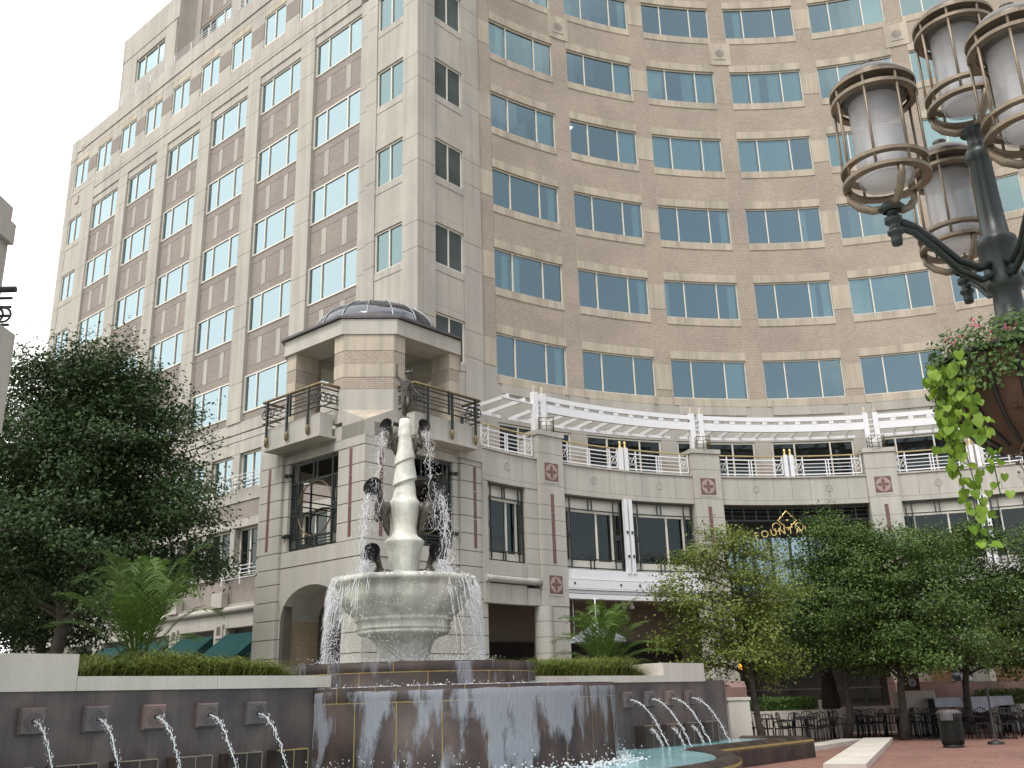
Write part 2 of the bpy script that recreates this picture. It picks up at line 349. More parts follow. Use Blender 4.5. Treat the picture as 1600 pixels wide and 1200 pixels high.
# --- left facade -------------------------------------------------------------
W3, P3, HW = 3.373, 4.48, 1.776
U0 = -32.23
wl = win_meshes(F_loc, W3, HW, d=-.13, glass='glassr')
cl = [curtain_mesh(F_loc, c0 * W3 + .05, c1 * W3 - .05, HW - .05, d=-.36) for c0, c1 in ((0, .28), (.28, .72), (.72, 1))]
def spandrel_meshes():
    hs = H - HW
    back = B1(F_loc, 0, W3, -.3, -.135, 0, hs); out = [('spandrel', back.mesh('spandrel', M['jointl']))]
    g = .012
    zs = (0, .40, 1.72, hs)
    for z0, z1 in ((zs[0], zs[1]), (zs[2], zs[3])):
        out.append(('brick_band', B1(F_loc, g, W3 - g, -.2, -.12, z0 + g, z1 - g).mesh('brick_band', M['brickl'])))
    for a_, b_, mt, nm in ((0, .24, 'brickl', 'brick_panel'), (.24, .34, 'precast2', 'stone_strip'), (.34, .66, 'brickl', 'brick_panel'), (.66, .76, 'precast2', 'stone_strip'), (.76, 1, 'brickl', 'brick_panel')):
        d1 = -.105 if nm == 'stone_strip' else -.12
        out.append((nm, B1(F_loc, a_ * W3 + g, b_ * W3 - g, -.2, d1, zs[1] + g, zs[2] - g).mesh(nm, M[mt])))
    return out
spm = spandrel_meshes()
for k in range(6):
    u = U0 - P3 * k
    for j in range(2, 7):
        z = Z2 + (j - 2) * H
        ex = []
        if rnd.random() < .25: ex.append(('curtain', cl[rnd.randrange(3)]))
        put_window(tower, wl, F_left(u, 0, z), AL, ex)
        if j > 2:
            o = mk('spandrel', spm[0][1], tower, F_left(u, 0, z - H + HW), AL)
            for nm, me in spm[1:]: subs(o, nm, me)
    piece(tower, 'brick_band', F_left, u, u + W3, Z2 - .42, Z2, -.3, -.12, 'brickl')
    # pilaster to the right of the window column, in jointed blocks
    uu = u + W3
    if k == 0: uu2 = -28.3
    else: uu2 = U0 - P3 * (k - 1)
    zz = [Z2 - .42] + [Z2 + H * q + s for q in range(0, 5) for s in (.28, 1.5)] + [32.04]
    for a_, b_ in zip(zz[:-1], zz[1:]):
        piece(tower, 'pilaster_block', F_left, uu, uu2, a_, b_, -.42, .05 if k else 0.0, 'precast')
    # head of the bay with two shadow grooves, below the attic windows
    piece(tower, 'lintel', F_left, u - .02, u + W3 + .02, 31.6, 32.05, -.32, -.02, 'precast')
for k in range(6):
    u = U0 - P3 * k
    piece(tower, 'frieze_panel', F_left, u - (1.107 if k < 5 else 0), u + W3, 32.05, 32.72, -.32, .04, 'precast')
    piece(tower, 'frieze_band', F_left, u - (1.107 if k < 5 else 0), u + W3, 32.75, 32.98, -.32, .06, 'precast')
    piece(tower, 'frieze_panel', F_left, u - (1.107 if k < 5 else 0), u + W3, 33.01, 33.74, -.32, .04, 'precast')
# end bay
ends = win_meshes(F_loc, 1.75, HW, (.5,), d=-.10, glass='glassr')
for j in range(0, 7):
    z = Z2 + (j - 2) * H
    put_window(tower, ends, F_left(-57.75, 0, z), AL)
    piece(tower, 'wall_panel', F_left, -58.55, -57.75, z - .38, z + 1.6, mat='precast'); piece(tower, 'wall_panel', F_left, -58.55, -57.75, z + 1.6, z + H - .38, mat='precast')
    piece(tower, 'wall_panel', F_left, -56.0, -54.63, z - .38, z + 1.6, -.4, 0, 'precast'); piece(tower, 'wall_panel', F_left, -56.0, -54.63, z + 1.6, z + H - .38, -.4, 0, 'precast')
    piece(tower, 'sill_panel', F_left, -57.75, -56.0, z - .38, z); piece(tower, 'lintel_panel', F_left, -57.75, -56.0, z + HW, z + HW + .34)
    piece(tower, 'wall_panel', F_left, -57.75, -56.0, z + HW + .34, z + H - .38, -.3, -.02)
# attic storey: pairs of narrow windows with brick squares between them
att = win_meshes(F_loc, 1.85, 1.84, (.5,), d=-.09, glass='glassr')
zA = 33.78
for k in range(10):
    u = -57.7 + 3.0 * k
    put_window(tower, att, F_left(u, 0, zA + .06), AL)
    piece(tower, 'lintel', F_left, u, u + 1.85, 35.68, 36.1, -.3, 0, 'buff')
    if k < 9:
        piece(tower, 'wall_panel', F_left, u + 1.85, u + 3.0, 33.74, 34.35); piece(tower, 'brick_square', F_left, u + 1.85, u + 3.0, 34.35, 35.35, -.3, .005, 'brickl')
        piece(tower, 'wall_panel', F_left, u + 1.85, u + 3.0, 35.35, 36.1)
    piece(tower, 'parapet_panel', F_left, u - .0, u + 3.0, 36.1, 36.5, -.4, .0); piece(tower, 'parapet_band', F_left, u, u + 3.0, 36.52, 36.8, -.4, .05)
    piece(tower, 'parapet_panel', F_left, u, u + 3.0, 36.82, 37.55, -.4, .02)
piece(tower, 'wall_panel', F_left, -58.55, -57.7, 33.35, 36.1); piece(tower, 'wall_panel', F_left, -57.7, -54.63, 33.345, 33.74); piece(tower, 'parapet_panel', F_left, -58.55, -57.7, 36.1, 37.62, -.4, .02)
piece(tower, 'end_medallion', F_left, -57.1, -56.6, 36.45, 36.95, 0.02, .05, 'buff'); piece(tower, 'end_medallion', F_left, -57.2, -56.7, 32.6, 33.1, 0.0, .04, 'buff')
# flank of the left wing, seen only as an edge
B1(lambda u, d, z: G(-58.55 + d, u, z), 23.65 + .32, 45, -.3, .0, 0, 37.5).build('end_wall', M['precast'], tower)
# set-back top storeys
FS = lambda u, d, z: G(u, 23.9 - d, z); FR = lambda u, d, z: G(u, 24.95 - d, z)
tops = win_meshes(F_loc, 3.45, 1.62, d=-.15, glass='glassr')
piece(tower, 'wall_panel', FS, -53.1, -51.2, 37.55, 41.2); piece(tower, 'wall_panel', FS, -47.75, -46.2, 37.55, 41.2)
piece(tower, 'wall_panel', FS, -51.2, -47.75, 37.55, 38.92); piece(tower, 'wall_panel', FS, -51.2, -47.75, 40.56, 41.2); piece(tower, 'parapet_panel', FS, -53.1, -46.2, 41.2, 43.0, -.3, .03)
put_window(tower, tops, FS(-51.2, 0, 38.93), AL)
B1(lambda u, d, z: G(-53.1 + d, u, z), 24.25, 36, 0, .3, 37.5, 43.0).build('end_wall', M['precast'], tower)
B1(lambda u, d, z: G(-46.2 + d, u, z), 23.9, 25.2, -.3, .0, 37.5, 43.2).build('return_wall', M['precast'], tower)
for k in range(5):
    u = -45.6 + P3 * k
    put_window(tower, tops, FR(u, 0, 39.0), AL); put_window(tower, tops, FR(u, 0, 42.6), AL)
    piece(tower, 'brick_band', FR, u, u + 3.45, 37.55, 39.0, -.3, -.05, 'brickl'); piece(tower, 'spandrel', FR, u, u + 3.45, 40.62, 42.6, -.3, -.05, 'brickl')
    for s in (.26, .68): piece(tower, 'stone_strip', FR, u + s * 3.45, u + (s + .1) * 3.45, 40.9, 42.3, -.1, -.03, 'precast2')
    piece(tower, 'pilaster_block', FR, u + 3.45, u + P3, 37.55, 41.2, -.3, .08); piece(tower, 'pilaster_block', FR, u + 3.45, u + P3, 41.2, 46, -.3, .08)
    piece(tower, 'lintel', FR, u, u + 3.45, 44.25, 46, -.3, 0)
piece(tower, 'pilaster_block', FR, -46.2, -45.6, 37.55, 46, -.3, 0.0)
# rooms behind the glass
m = MB(); m.box(F_left, -58.2, -25.4, -2.6, -2.5, 0, 37.4); m.build('interior_wall', M['room'], tower)
m = MB(); m.box(FR, -46, -25.4, -2.6, -2.5, 37.6, 46); m.build('interior_wall', M['room'], tower); m = MB(); m.box(FS, -52.8, -46.3, -2.6, -2.5, 37.6, 42.9); m.build('interior_wall', M['room'], tower)
for j in range(-1, 7):
    z = Z2 + (j - 2) * H + HW + .25
    B1(F_left, -58.2, -25.4, -2.5, -.42, z, z + .5).build('floor_slab', M['ceil'], tower)
for k in range(12): B1(F_left, -58 + 2.98 * k, -57.9 + 2.98 * k, -2.5, -.5, 0, 37.3).build('partition', M['room'], tower)

# --- corner faces -------------------------------------------------------------
tl = win_meshes(F_loc, 1.716, 1.80, (.5,), d=-.14, glass='glass'); tr = win_meshes(F_loc, 1.66, 1.80, (.5,), d=-.14, glass='glass')
FT = lambda u, d, z: G(u, 23.55 - d, z)
for j in range(1, 9):
    z = Z2 + (j - 2) * H
    for F, ua, ub, wa, ww, wm, rz in ((FT, -28.3, -25.0, -27.64, 1.716, tl, AL), (F_right, 23.55, 27.2, 24.48, 1.66, tr, AL + pi / 2)):
        put_window(tower, wm, F(wa, 0, z), rz)
        sgn = F is FT
        e0 = ua; e1 = ub
        for za, zb in ((z + .36, z + 1.5), (z + 1.5, z + .36 + H)):
            if sgn:
                piece(tower, 'wall_panel', F, e0, wa, za, zb, -.3, 0); piece(tower, 'corner_block', F, wa + ww, e1 - .0, za, zb, -.3, .03)
            else:
                piece(tower, 'corner_block', F, e0 + .302, wa, za, zb, -.3, .028); piece(tower, 'wall_panel', F, wa + ww, e1, za, zb, -.3, 0)
        piece(tower, 'sill_panel', F, wa, wa + ww, z - .33, z, -.3, -.02); piece(tower, 'lintel_panel', F, wa, wa + ww, z + 1.8, z + 2.12, -.3, -.02)
        piece(tower, 'wall_panel', F, wa, wa + ww, z + 2.12, z + H - .33, -.3, -.035)
m = MB(); m.box(F_right, 24.0, 27.0, -2.4, -2.3, 0, 46); m.box(FT, -28.2, -27.9, -3, -.4, 0, 46); m.build('interior_wall', M['room'], tower)
for j in range(0, 9):
    z = Z2 + (j - 2) * H + 1.8 + .25
    B1(F_right, 24.0, 27.1, -2.3, -.33, z, z + .5).build('floor_slab', M['ceil'], tower)

# --- concave front --------------------------------------------------------------
T0, DT, WT, HD = -.68, .20732, .1701, 1.857
wc = win_meshes(F_curl, WT, HD, fr=.055, d=-.13, us=RC, n=6)
cc = {}
for i, (c0, c1) in enumerate(((0, .28), (.28, .72), (.72, 1))):
    a_, b_ = c0 * WT + .003, c1 * WT - .003
    cc[i, 'full'] = curtain_mesh(F_curl, a_, b_, HD - .06, RC); cc[i, 'left'] = curtain_mesh(F_curl, a_, a_ + (b_ - a_) * .33, HD - .06, RC); cc[i, 'right'] = curtain_mesh(F_curl, b_ - (b_ - a_) * .4, b_, HD - .06, RC)
    cc[i, 'blind'] = curtain_mesh(F_curl, a_, b_, HD - .06, RC, wav=.0, pitch=.6)
def cbox(nm, u0, u1, z0, z1, d0, d1, mat, n=6, gap=.004): return B1(F_curl, u0 + gap / RC, u1 - gap / RC, d0, d1, z0 + gap, z1 - gap, n, RC).mesh(nm, M[mat])
def band(nm, z0, z1, d1):                                # a stone course of four stones with open joints
    b_ = MB()
    for q in range(4): b_.box(F_curl, WT * q / 4 + .0002, WT * (q + 1) / 4 - .0002, -.3, d1, z0 + .004, z1 - .004, 2, RC)
    return b_.mesh(nm, M['buff'])
me_sill, me_lint = band('sill', -.36, 0, .03), band('lintel', HD, HD + .40, .02)
me_span = cbox('brick_spandrel', 0, WT, HD + .40, H - .36, -.3, 0, 'brickc')
gp = DT - WT
me_pil = cbox('brick_pilaster', WT + .0006, DT - .0006, 0, H, -.3, -.005, 'brickc', 2)
me_pl1, me_pl2 = cbox('brick_pilaster', WT + .0006, DT - .0006, 1.55, H + .35, -.3, -.005, 'brickc', 2), cbox('stone_block', WT + .0002, DT - .0002, .35, 1.55, -.3, .012, 'buff', 2)
me_line = MB(); me_line.box(F_curl, WT - .0006, WT + .0006, -.3, .004, 0, H, 1, RC); me_line.box(F_curl, DT - .0006, DT + .0006, -.3, .004, 0, H, 1, RC); me_line = me_line.mesh('edge_bead', M['jointl'])
mm = MB(); uc = (WT + DT) / 2; mm.box(F_curl, uc - .56 / RC, uc + .56 / RC, -.05, .04, HD + .42, H - .35, 2, RC); me_med = mm.mesh('medallion', M['buff'])
mm = MB(); cz = (HD + .42 + H - .35) / 2
mm.extrude(F_curl, [(uc + .23 / RC * cos(q * pi / 12), cz + .05 + .23 * sin(q * pi / 12)) for q in range(24)], .03, .05); mm.box(F_curl, uc - .3 / RC, uc + .3 / RC, .03, .055, cz - .34, cz - .30, 1, RC); me_disc = mm.mesh('disc', M['brickl'])
CURT = {(0, 6): [(0, 'right')], (0, 3): [(0, 'right'), (1, 'left')], (0, 2): [(2, 'right')], (0, 5): [(2, 'blind')], (0, 4): [(2, 'right')],
        (1, 6): [(2, 'full')], (1, 5): [(2, 'blind')], (1, 7): [(2, 'right')], (2, 6): [(0, 'full'), (1, 'right'), (2, 'full')], (2, 5): [(0, 'blind'), (1, 'blind'), (2, 'blind')],
        (2, 3): [(0, 'left'), (2, 'right')], (3, 6): [(0, 'full'), (1, 'left'), (1, 'right'), (2, 'full')], (3, 5): [(0, 'blind'), (1, 'blind')], (3, 3): [(2, 'right'), (2, 'left')],
        (4, 5): [(0, 'full'), (1, 'full')], (4, 3): [(0, 'blind'), (1, 'blind')], (4, 7): [(2, 'blind')], (5, 5): [(0, 'full'), (1, 'blind')], (5, 3): [(1, 'full')], (4, 6): [(1, 'left')], (1, 3): [(2, 'right')]}
crnd = random.Random(17)
for k in range(7):
    for j in range(2, 9):
        if (k, j) not in CURT and crnd.random() < .45: CURT[k, j] = [(crnd.randrange(3), crnd.choice(('left', 'right', 'right', 'blind')))]
me_cl = MB(); me_cl.box(F_curl, .012, .034, -1.9, -1.0, HD + .27, HD + .295, 1, RC); m_, t_, b_ = newmat('ceiling_light_panel'); b_.inputs['Emission Color'].default_value = (1, .93, .75, 1); b_.inputs['Emission Strength'].default_value = 3.0; me_cl = me_cl.mesh('ceiling_light', m_)
for k in range(7):
    t = T0 + DT * k
    for j in range(2, 9):
        z = Z2 - .03 + (j - 2) * H; loc = (CX, CY, z)
        put_window(tower, wc, loc, -t, [('curtain', cc[c]) for c in CURT.get((k, j), [])] + ([('ceiling_light', me_cl)] if (k, j) == (1, 5) else []))
        mk('sill', me_sill, tower, loc, -t); mk('lintel', me_lint, tower, loc, -t); mk('brick_spandrel', me_span, tower, loc, -t)
        if k % 2 == 0:
            mk('brick_pilaster', me_pil, tower, loc, -t)
            if j == 6: o = mk('medallion', me_med, tower, loc, -t); subs(o, 'disc', me_disc)
        else:
            mk('brick_pilaster', me_pl1, tower, loc, -t); mk('stone_block', me_pl2, tower, loc, -t)
        mk('edge_bead', me_line, tower, loc, -t)
me_foot = cbox('brick_pilaster', WT + .0006, DT - .0006, 0, .35, -.3, -.005, 'brickc', 2)
for k in range(7): piece(tower, 'stone_block', F_cur, T0 + DT * k + WT, T0 + DT * (k + 1), Z2 - .385, Z2 - .03, -.3, .01, 'buff', 2, RC, .002, .0002)
for k in (1, 3, 5): mk('brick_pilaster', me_foot, tower, (CX, CY, Z2 - .03), -(T0 + DT * k))
# starting half pilaster beside the corner face
for j in range(2, 9):
    z = Z2 - .03 + (j - 2) * H
    for z0, z1, mt, nm in ((.35, 1.55, 'buff', 'stone_block'), (1.55, H + .35, 'brickc', 'brick_pilaster')):
        B1(F_cur, -.7145, T0 - .0004, -.3, .006 if mt == 'buff' else -.005, z + z0 + .004, z + z1 - .004, 2, RC).build(nm, M[mt], tower)
m = MB(); m.box(F_cur, -.70, .80, -2.7, -2.6, 5, 43, 40, RC); m.build('interior_wall', M['room'], tower)
for j in range(1, 9):
    z = Z2 + (j - 2) * H + HD + .3; B1(F_cur, -.70, .80, -2.6, -.31, z, z + .4, 40, RC).build('floor_slab', M['ceil'], tower)
for k in range(8): B1(F_cur, T0 + DT * k - .022, T0 + DT * k - .016, -2.6, -.35, 9, 42, 1, RC).build('partition', M['room'], tower)
# wall between the terrace and the first tower storey
for k in range(7):
    t = T0 + DT * k
    piece(tower, 'panel_band', F_cur, t + .01, t + WT - .01, 13.42, Z2 - .40, -.3, .05, 'precast', 6, RC, .004, .0003)
    for a_, b_ in ((t - gp, t + WT / 2), (t + WT / 2, t + WT)): piece(tower, 'wall_panel', F_cur, a_, b_, 12.18, Z2 - .38, -.3, 0, 'precast2', 4, RC, .006, .0003)
    # terrace storey: windows, brick piers
    dk = win_meshes(F_curl, WT * 1.0, 2.3, d=-.1, us=RC, n=6, glass='shopglass', bar=None) if k == 0 else dk
    put_window(tower, dk, (CX, CY, 9.86), -t)
    piece(tower, 'brick_pier', F_cur, t + WT, t + DT, 9.85, 11.2, -.3, 0, 'brickc', 2, RC, .004, .0003); piece(tower, 'wall_panel', F_cur, t + WT, t + DT, 11.2, 12.18, -.3, 0, 'precast2', 2, RC, .004, .0003)
piece(tower, 'wall_panel', F_cur, -.7145, T0, 9.8, Z2 + .3, -.3, 0, 'precast2', 2, RC, .004, .0003)
# roof slabs keep the sky out of the rooms
m = MB(); m.box(F_cur, -.71, .80, -6, -.02, 41.6, 43.2, 40, RC); m.build('roof_slab', M['precast2'], tower)
m = MB(); m.poly([G(-58.5, 24, 37.5), G(-25.1, 24, 37.5), G(-25.1, 45, 37.5), G(-58.5, 45, 37.5)]); m.poly([G(-46.2, 25.0, 46), G(-24, 23.6, 46), G(-24, 45, 46), G(-46.2, 45, 46)]); m.build('roof_slab', M['precast2'], tower)
B1(FR, -53, -25, -20, -19.7, 0, 37.4).build('rear_wall', M['precast2'], tower)

# --- street storeys of the left wing -------------------------------------------
lw = win_meshes(F_loc, 1.62, 1.65, (.5,), d=-.2, glass='glassr'); lw0 = win_meshes(F_loc, 1.9, 2.05, (.42,), d=-.35, glass='shopglass')
for k in range(14):
    u = -36.62 - 2.24 * (k - 4)
    if u < -57 or u > -26: continue
    put_window(tower, lw, F_left(u, 0, 10.68), AL); put_window(tower, lw0, F_left(u - .05, 0, 6.92), AL)
    piece(tower, 'wall_panel', F_left, u + 1.62, u + 2.24, 10.68, 12.33, -.3, 0, 'precast2'); piece(tower, 'wall_panel', F_left, u + 1.85, u + 2.19, 6.92, 8.97, -.4, 0, 'precast2')
    piece(tower, 'sill_panel', F_left, u, u + 2.24, 10.1, 10.68, -.3, .03); piece(tower, 'brick_panel', F_left, u, u + 2.24, 9.35, 10.1, -.3, -.02, 'brickl')
    piece(tower, 'lintel', F_left, u - .05, u + 2.19, 8.97, 9.35, -.4, .02); piece(tower, 'brick_panel', F_left, u - .05, u + 2.19, 5.75, 6.85, -.3, -.02, 'brickl')
    piece(tower, 'sill', F_left, u - .05, u + 2.19, 6.85, 6.92, -.3, .06)
    for z0, z1, d1 in ((12.33, 12.9, 0), (12.93, 13.25, -.02), (13.28, Z2 - .42, 0)): piece(tower, 'frieze_panel', F_left, u - .05, u + 2.19, z0, z1, -.3, d1)
    piece(tower, 'lintel', F_left, u - .05, u + 2.19, 4.75, 5.3, -.35, .06, 'precast2')
m = MB(); m.tube([F_left(-57, .12, 5.5), F_left(-26, .12, 5.5)], .13, 10); m.build('roll_moulding', M['precast'], tower)
B1(F_left, -58.5, -27, -.3, 0.02, 5.3, 5.75).build('string_course', M['precast2'], tower)
for k in range(7):
    u = -33.6 - 3.6 * k
    piece(tower, 'shop_pier', F_left, u - .45, u + .45, 0, 4.75, -.4, .1, 'precast2'); piece(tower, 'pier_cap', F_left, u - .4, u + .4, 5.6, 6.25, 0.03, .35, 'precast')
    o = piece(tower, 'pier_plaque', F_left, u - .28, u + .28, 4.35, 4.95, .1, .16, 'precast')
    B1(F_left, u - .14, u + .14, .15, .17, 4.5, 4.85).build('vent_grille', M['joint'], tower)
B1(F_left, -58, -27, -3, -2.9, 0, 4.75).build('shop_back_wall', M['dark'], tower)
# ------------------------------------------------------------------ corner pavilion
pav = thing('corner_pavilion', 'square limestone corner pavilion with open domed belvedere behind the fountain', 'pavilion', G(-24.7, 21.2, 0))
A0, B0 = -22.10, 18.62
F_bl = lambda u, d, z: G(A0 - u, B0 - d, z)               # u from the front corner along the left face
F_br = lambda u, d, z: G(A0 + d, B0 + u, z)               # and along the right face
courses = [0, .62, 1.24, 1.82, 2.40, 2.98, 3.56, 4.14, 4.72, 5.26, 5.75, 6.25]
up = [6.25, 6.82, 7.40, 7.98, 8.56, 9.13]
def arch_pts(u0, u1, zs, zt, n=14):
    c = (u0 + u1) / 2; r = (u1 - u0) / 2; h = zt - zs
    return [(c - r * cos(pi * q / n), zs + h * sin(pi * q / n)) for q in range(n + 1)]
for fi, F in enumerate((F_bl, F_br)):
    st = .35 if fi else 0.0
    WA, WB = 1.28, 3.78
    # end pilaster, slightly proud
    for z0, z1 in zip((courses[:-1] + up), (courses[1:] + up[1:] + [9.7])): piece(pav, 'pilaster_block', F, 4.05, 5.28, z0, z1, -.35, .10, 'ashlar', gap=.013)
    # around the upper opening
    for z0, z1 in zip(up[:-1], up[1:]):
        piece(pav, 'stone_block', F, st, WA, z0, z1, -.35, 0, 'ashlar', gap=.013); piece(pav, 'stone_block', F, WB, 4.05, z0, z1, -.35, 0, 'ashlar', gap=.013)
    piece(pav, 'stone_lintel', F, st, 4.05, 9.13, 9.42, -.35, .015, 'ashlar'); piece(pav, 'stone_lintel', F, st, 5.28, 9.42, 9.9, -.35, 0, 'ashlar')
    piece(pav, 'sill_course', F, st, 4.05, 5.75, 6.25, -.35, .02, 'ashlar', gap=.013)
    # lower storey; the left face has an arch, the right face is closed
    if fi == 0:
        for z0, z1 in zip(courses[:8], courses[1:9]):
            piece(pav, 'stone_block', F, 0, .95, z0, z1, -.35, 0, 'ashlar', gap=.013); piece(pav, 'stone_block', F, 3.95, 4.05, z0, z1, -.35, 0, 'ashlar', gap=.013)
        ap = arch_pts(.95, 3.95, 4.14, 5.12)
        top = MB(); top.extrude(F, [(0, 4.15)] + ap[:8] + [(2.45, 5.74), (0, 5.74)], -.35, 0); top.build('arch_stone', M['ashlar'], pav)
        top = MB(); top.extrude(F, ap[7:] + [(4.05, 4.15), (4.05, 5.74), (2.45, 5.74)], -.35, 0); top.build('arch_stone', M['ashlar'], pav)
        B1(F, 3.96, 4.4, -1.5, -.36, 0, 4.2).build('brick_reveal', M['bricky'], pav); B1(F, .4, .94, -1.5, -.36, 0, 4.2).build('brick_reveal', M['bricky'], pav)
        s_ = MB(); s_.extrude(F, ap + [(3.95, 4.3), (4.4, 4.3), (4.4, 5.6), (.4, 5.6), (.4, 4.3)], -1.5, -.36); s_.build('arch_soffit', M['ashlar'], pav)
    else:
        for z0, z1 in zip(courses[:10], courses[1:11]):
            piece(pav, 'stone_block', F, st, 2.1, z0, z1, -.35, 0, 'ashlar', gap=.013); piece(pav, 'stone_block', F, 2.1, 4.05, z0, z1, -.35, 0, 'ashlar', gap=.013)
    # red granite strips
    for u in (.66, 4.72):
        d = 0.0 if u < 1 else .10
        for z0, z1 in ((6.36, 7.3), (7.32, 8.25), (8.27, 9.1)): piece(pav, 'granite_strip', F, u - .07, u + .07, z0, z1, d - .02, d + .012, 'redgran', gap=.004)
    # backing so that joints read dark
    for a_, b_, z0, z1 in ((st + .02, 1.26, 5.8, 9.9), (3.8, 5.2, 0, 9.9), (st + .02, 4.0, 9.15, 9.88)) + (((st + .02, 4.0, 0, 6.2),) if fi else ((.02, .9, 0, 6.2), (.9, 4.0, 5.8, 6.2))): B1(F, a_, b_, -.32, -.02, z0, z1).build('mortar_core', M['joint'], pav)
    # dark bronze grille with brass ring in the opening
    g = MB(); D = -.12
    for u in (WA + .05, WA + .38, WB - .38, WB - .05): g.box(F, u - .035, u + .035, D - .03, D + .03, 6.27, 9.1)
    for z in (6.32, 6.62, 8.45, 9.05): g.box(F, WA + .02, WB - .02, D - .028, D + .028, z - .03, z + .03)
    for u in (WA + .17, WA + .27, WB - .27, WB - .17): g.box(F, u - .015, u + .015, D - .02, D + .02, 6.62, 8.45)
    for z in (6.42, 6.52): g.box(F, WA + .38, WB - .38, D - .015, D + .015, z - .015, z + .015)
    for z in (7.4, 7.55): 
        g.box(F, WA + .05, WA + .38, D - .03, D + .035, z - .06, z + .06); g.box(F, WB - .38, WB - .05, D - .03, D + .035, z - .06, z + .06)
    for s in (-1, 1):
        c = (WA + WB) / 2; g.box(F, c + s * .1 - .03, c + s * .1 + .03, D - .025, D + .025, 6.3, 6.7); g.box(F, c + s * .1 - .03, c + s * .1 + .03, D - .025, D + .025, 8.4, 9.08)
    gr = g.build('window_grille', M['dkgreen'], pav)
    r = MB(); r.torus(((WA + WB) / 2, D, 7.52), 0.88, .024, F, 40, 6); r.build('brass_ring', M['brass'], gr)
    k_ = MB()
    for z in (6.75, 8.75):
        k_.ball(F(WB + .1, .06, z), .07, 4); k_.box(F, WB - .1, WB + .08, D, .05, z - .04, z + .04)
    k_.build('bracket', M['dkgreen'], gr)
# inner chamber, open to the far side through more grilles
B1(F_bl, .4, 5.2, -5.2, -.38, 6.1, 6.22).build('chamber_floor', M['ashlar'], pav)
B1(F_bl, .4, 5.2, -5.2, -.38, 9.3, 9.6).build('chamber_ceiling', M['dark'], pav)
Fb = lambda u, d, z: G(A0 - u, B0 + 5.2 + d, z); Fb2 = lambda u, d, z: G(A0 - 5.2 - d, B0 + u, z)
for F in (Fb, Fb2):
    for a_, b_, z0, z1 in ((.4, 1.5, 0, 9.3), (3.7, 5.2, 0, 9.3), (1.5, 3.7, 0, 6.8), (1.5, 3.7, 9.0, 9.3)): piece(pav, 'rear_wall', F, a_, b_, z0, z1, -.2, 0, 'ashlar')
    g = MB()
    for u in (1.9, 3.3): g.box(F, u - .03, u + .03, -.12, -.06, 6.8, 9.0)
    for z in (7.9, 8.1, 8.3, 8.6): g.box(F, 1.5, 3.7, -.11, -.07, z - .02, z + .02)
    g.torus((2.6, -.09, 7.5), .7, .03, F, 30, 5); g.build('rear_grille', M['dkgreen'], pav)

# belvedere: chamfered corner pillars on the base
def AB(u, v): return G(A0 - u, B0 + v, 0)[:2]              # u along left face, v along right face
CH, SQ, PW = 1.13, 5.3, 1.62
def corner_poly(q, ins=0.0):
    pts = [(CH, ins), (PW, ins), (PW, .9 + ins), (.9 + ins, PW), (ins, PW), (ins, CH)]
    if q == 0: f = lambda u, v: (u, v)
    elif q == 1: f = lambda u, v: (SQ - u, v)
    elif q == 2: f = lambda u, v: (u, SQ - v)
    else: f = lambda u, v: (SQ - u, SQ - v)
    r = [AB(*f(u, v)) for u, v in pts]
    return r if q in (0, 3) else r[::-1]
for q in range(4):
    for z0, z1, mt in ((10.02, 11.12, 'ashlar'), (11.12, 11.52, 'brickc'), (11.52, 11.98, 'buff'), (11.98, 12.42, 'brickc'), (12.42, 12.98, 'buff')):
        if q and mt == 'ashlar': mt = 'buff'
        p = MB(); p.prism(corner_poly(q, .0 if mt != 'brickc' else .012), z0 + .006, z1 - .006); p.build('pillar_block', M[mt], pav)
# chamfer stop: the square arris turns into the flat pillar face
p = MB(); a1, a2, a3 = AB(CH, 0), AB(0, CH), AB(0, 0)
p.poly([(*a1, 10.42), (*a3, 9.90), (*a2, 10.42)]); p.build('chamfer_stop', M['buff'], pav)
p = MB(); p.poly([(*a1, 10.42), (*a3, 9.90), (*a1, 9.90)]); p.poly([(*a2, 10.42), (*a3, 9.90), (*a2, 9.90)]); p.build('chamfer_cheek', M['ashlar'], pav)
p = MB(); p.prism([AB(0.0, 0.0), AB(0, CH), AB(.35, CH), AB(.35, .35), AB(CH, .35), AB(CH, 0)], 9.4, 9.9); p.build('corner_block', M['ashlar'], pav)
p = MB(); p.prism([AB(.05, .05), AB(.05, 5.2), AB(5.2, 5.2), AB(5.2, .05)], 9.62, 9.9); p.build('terrace_slab', M['ashlar'], pav)
for q in (0, 1, 2, 3):
    p = MB(); f = [(0, 0), (CH, 0), (CH, .4), (.4, CH), (0, CH)]
    f = [(u if q in (0, 2) else SQ - u, v if q in (0, 1) else SQ - v) for u, v in f]
    p.prism([AB(*x) for x in f][:: 1 if q in (0, 3) else -1], 9.90, 10.02)
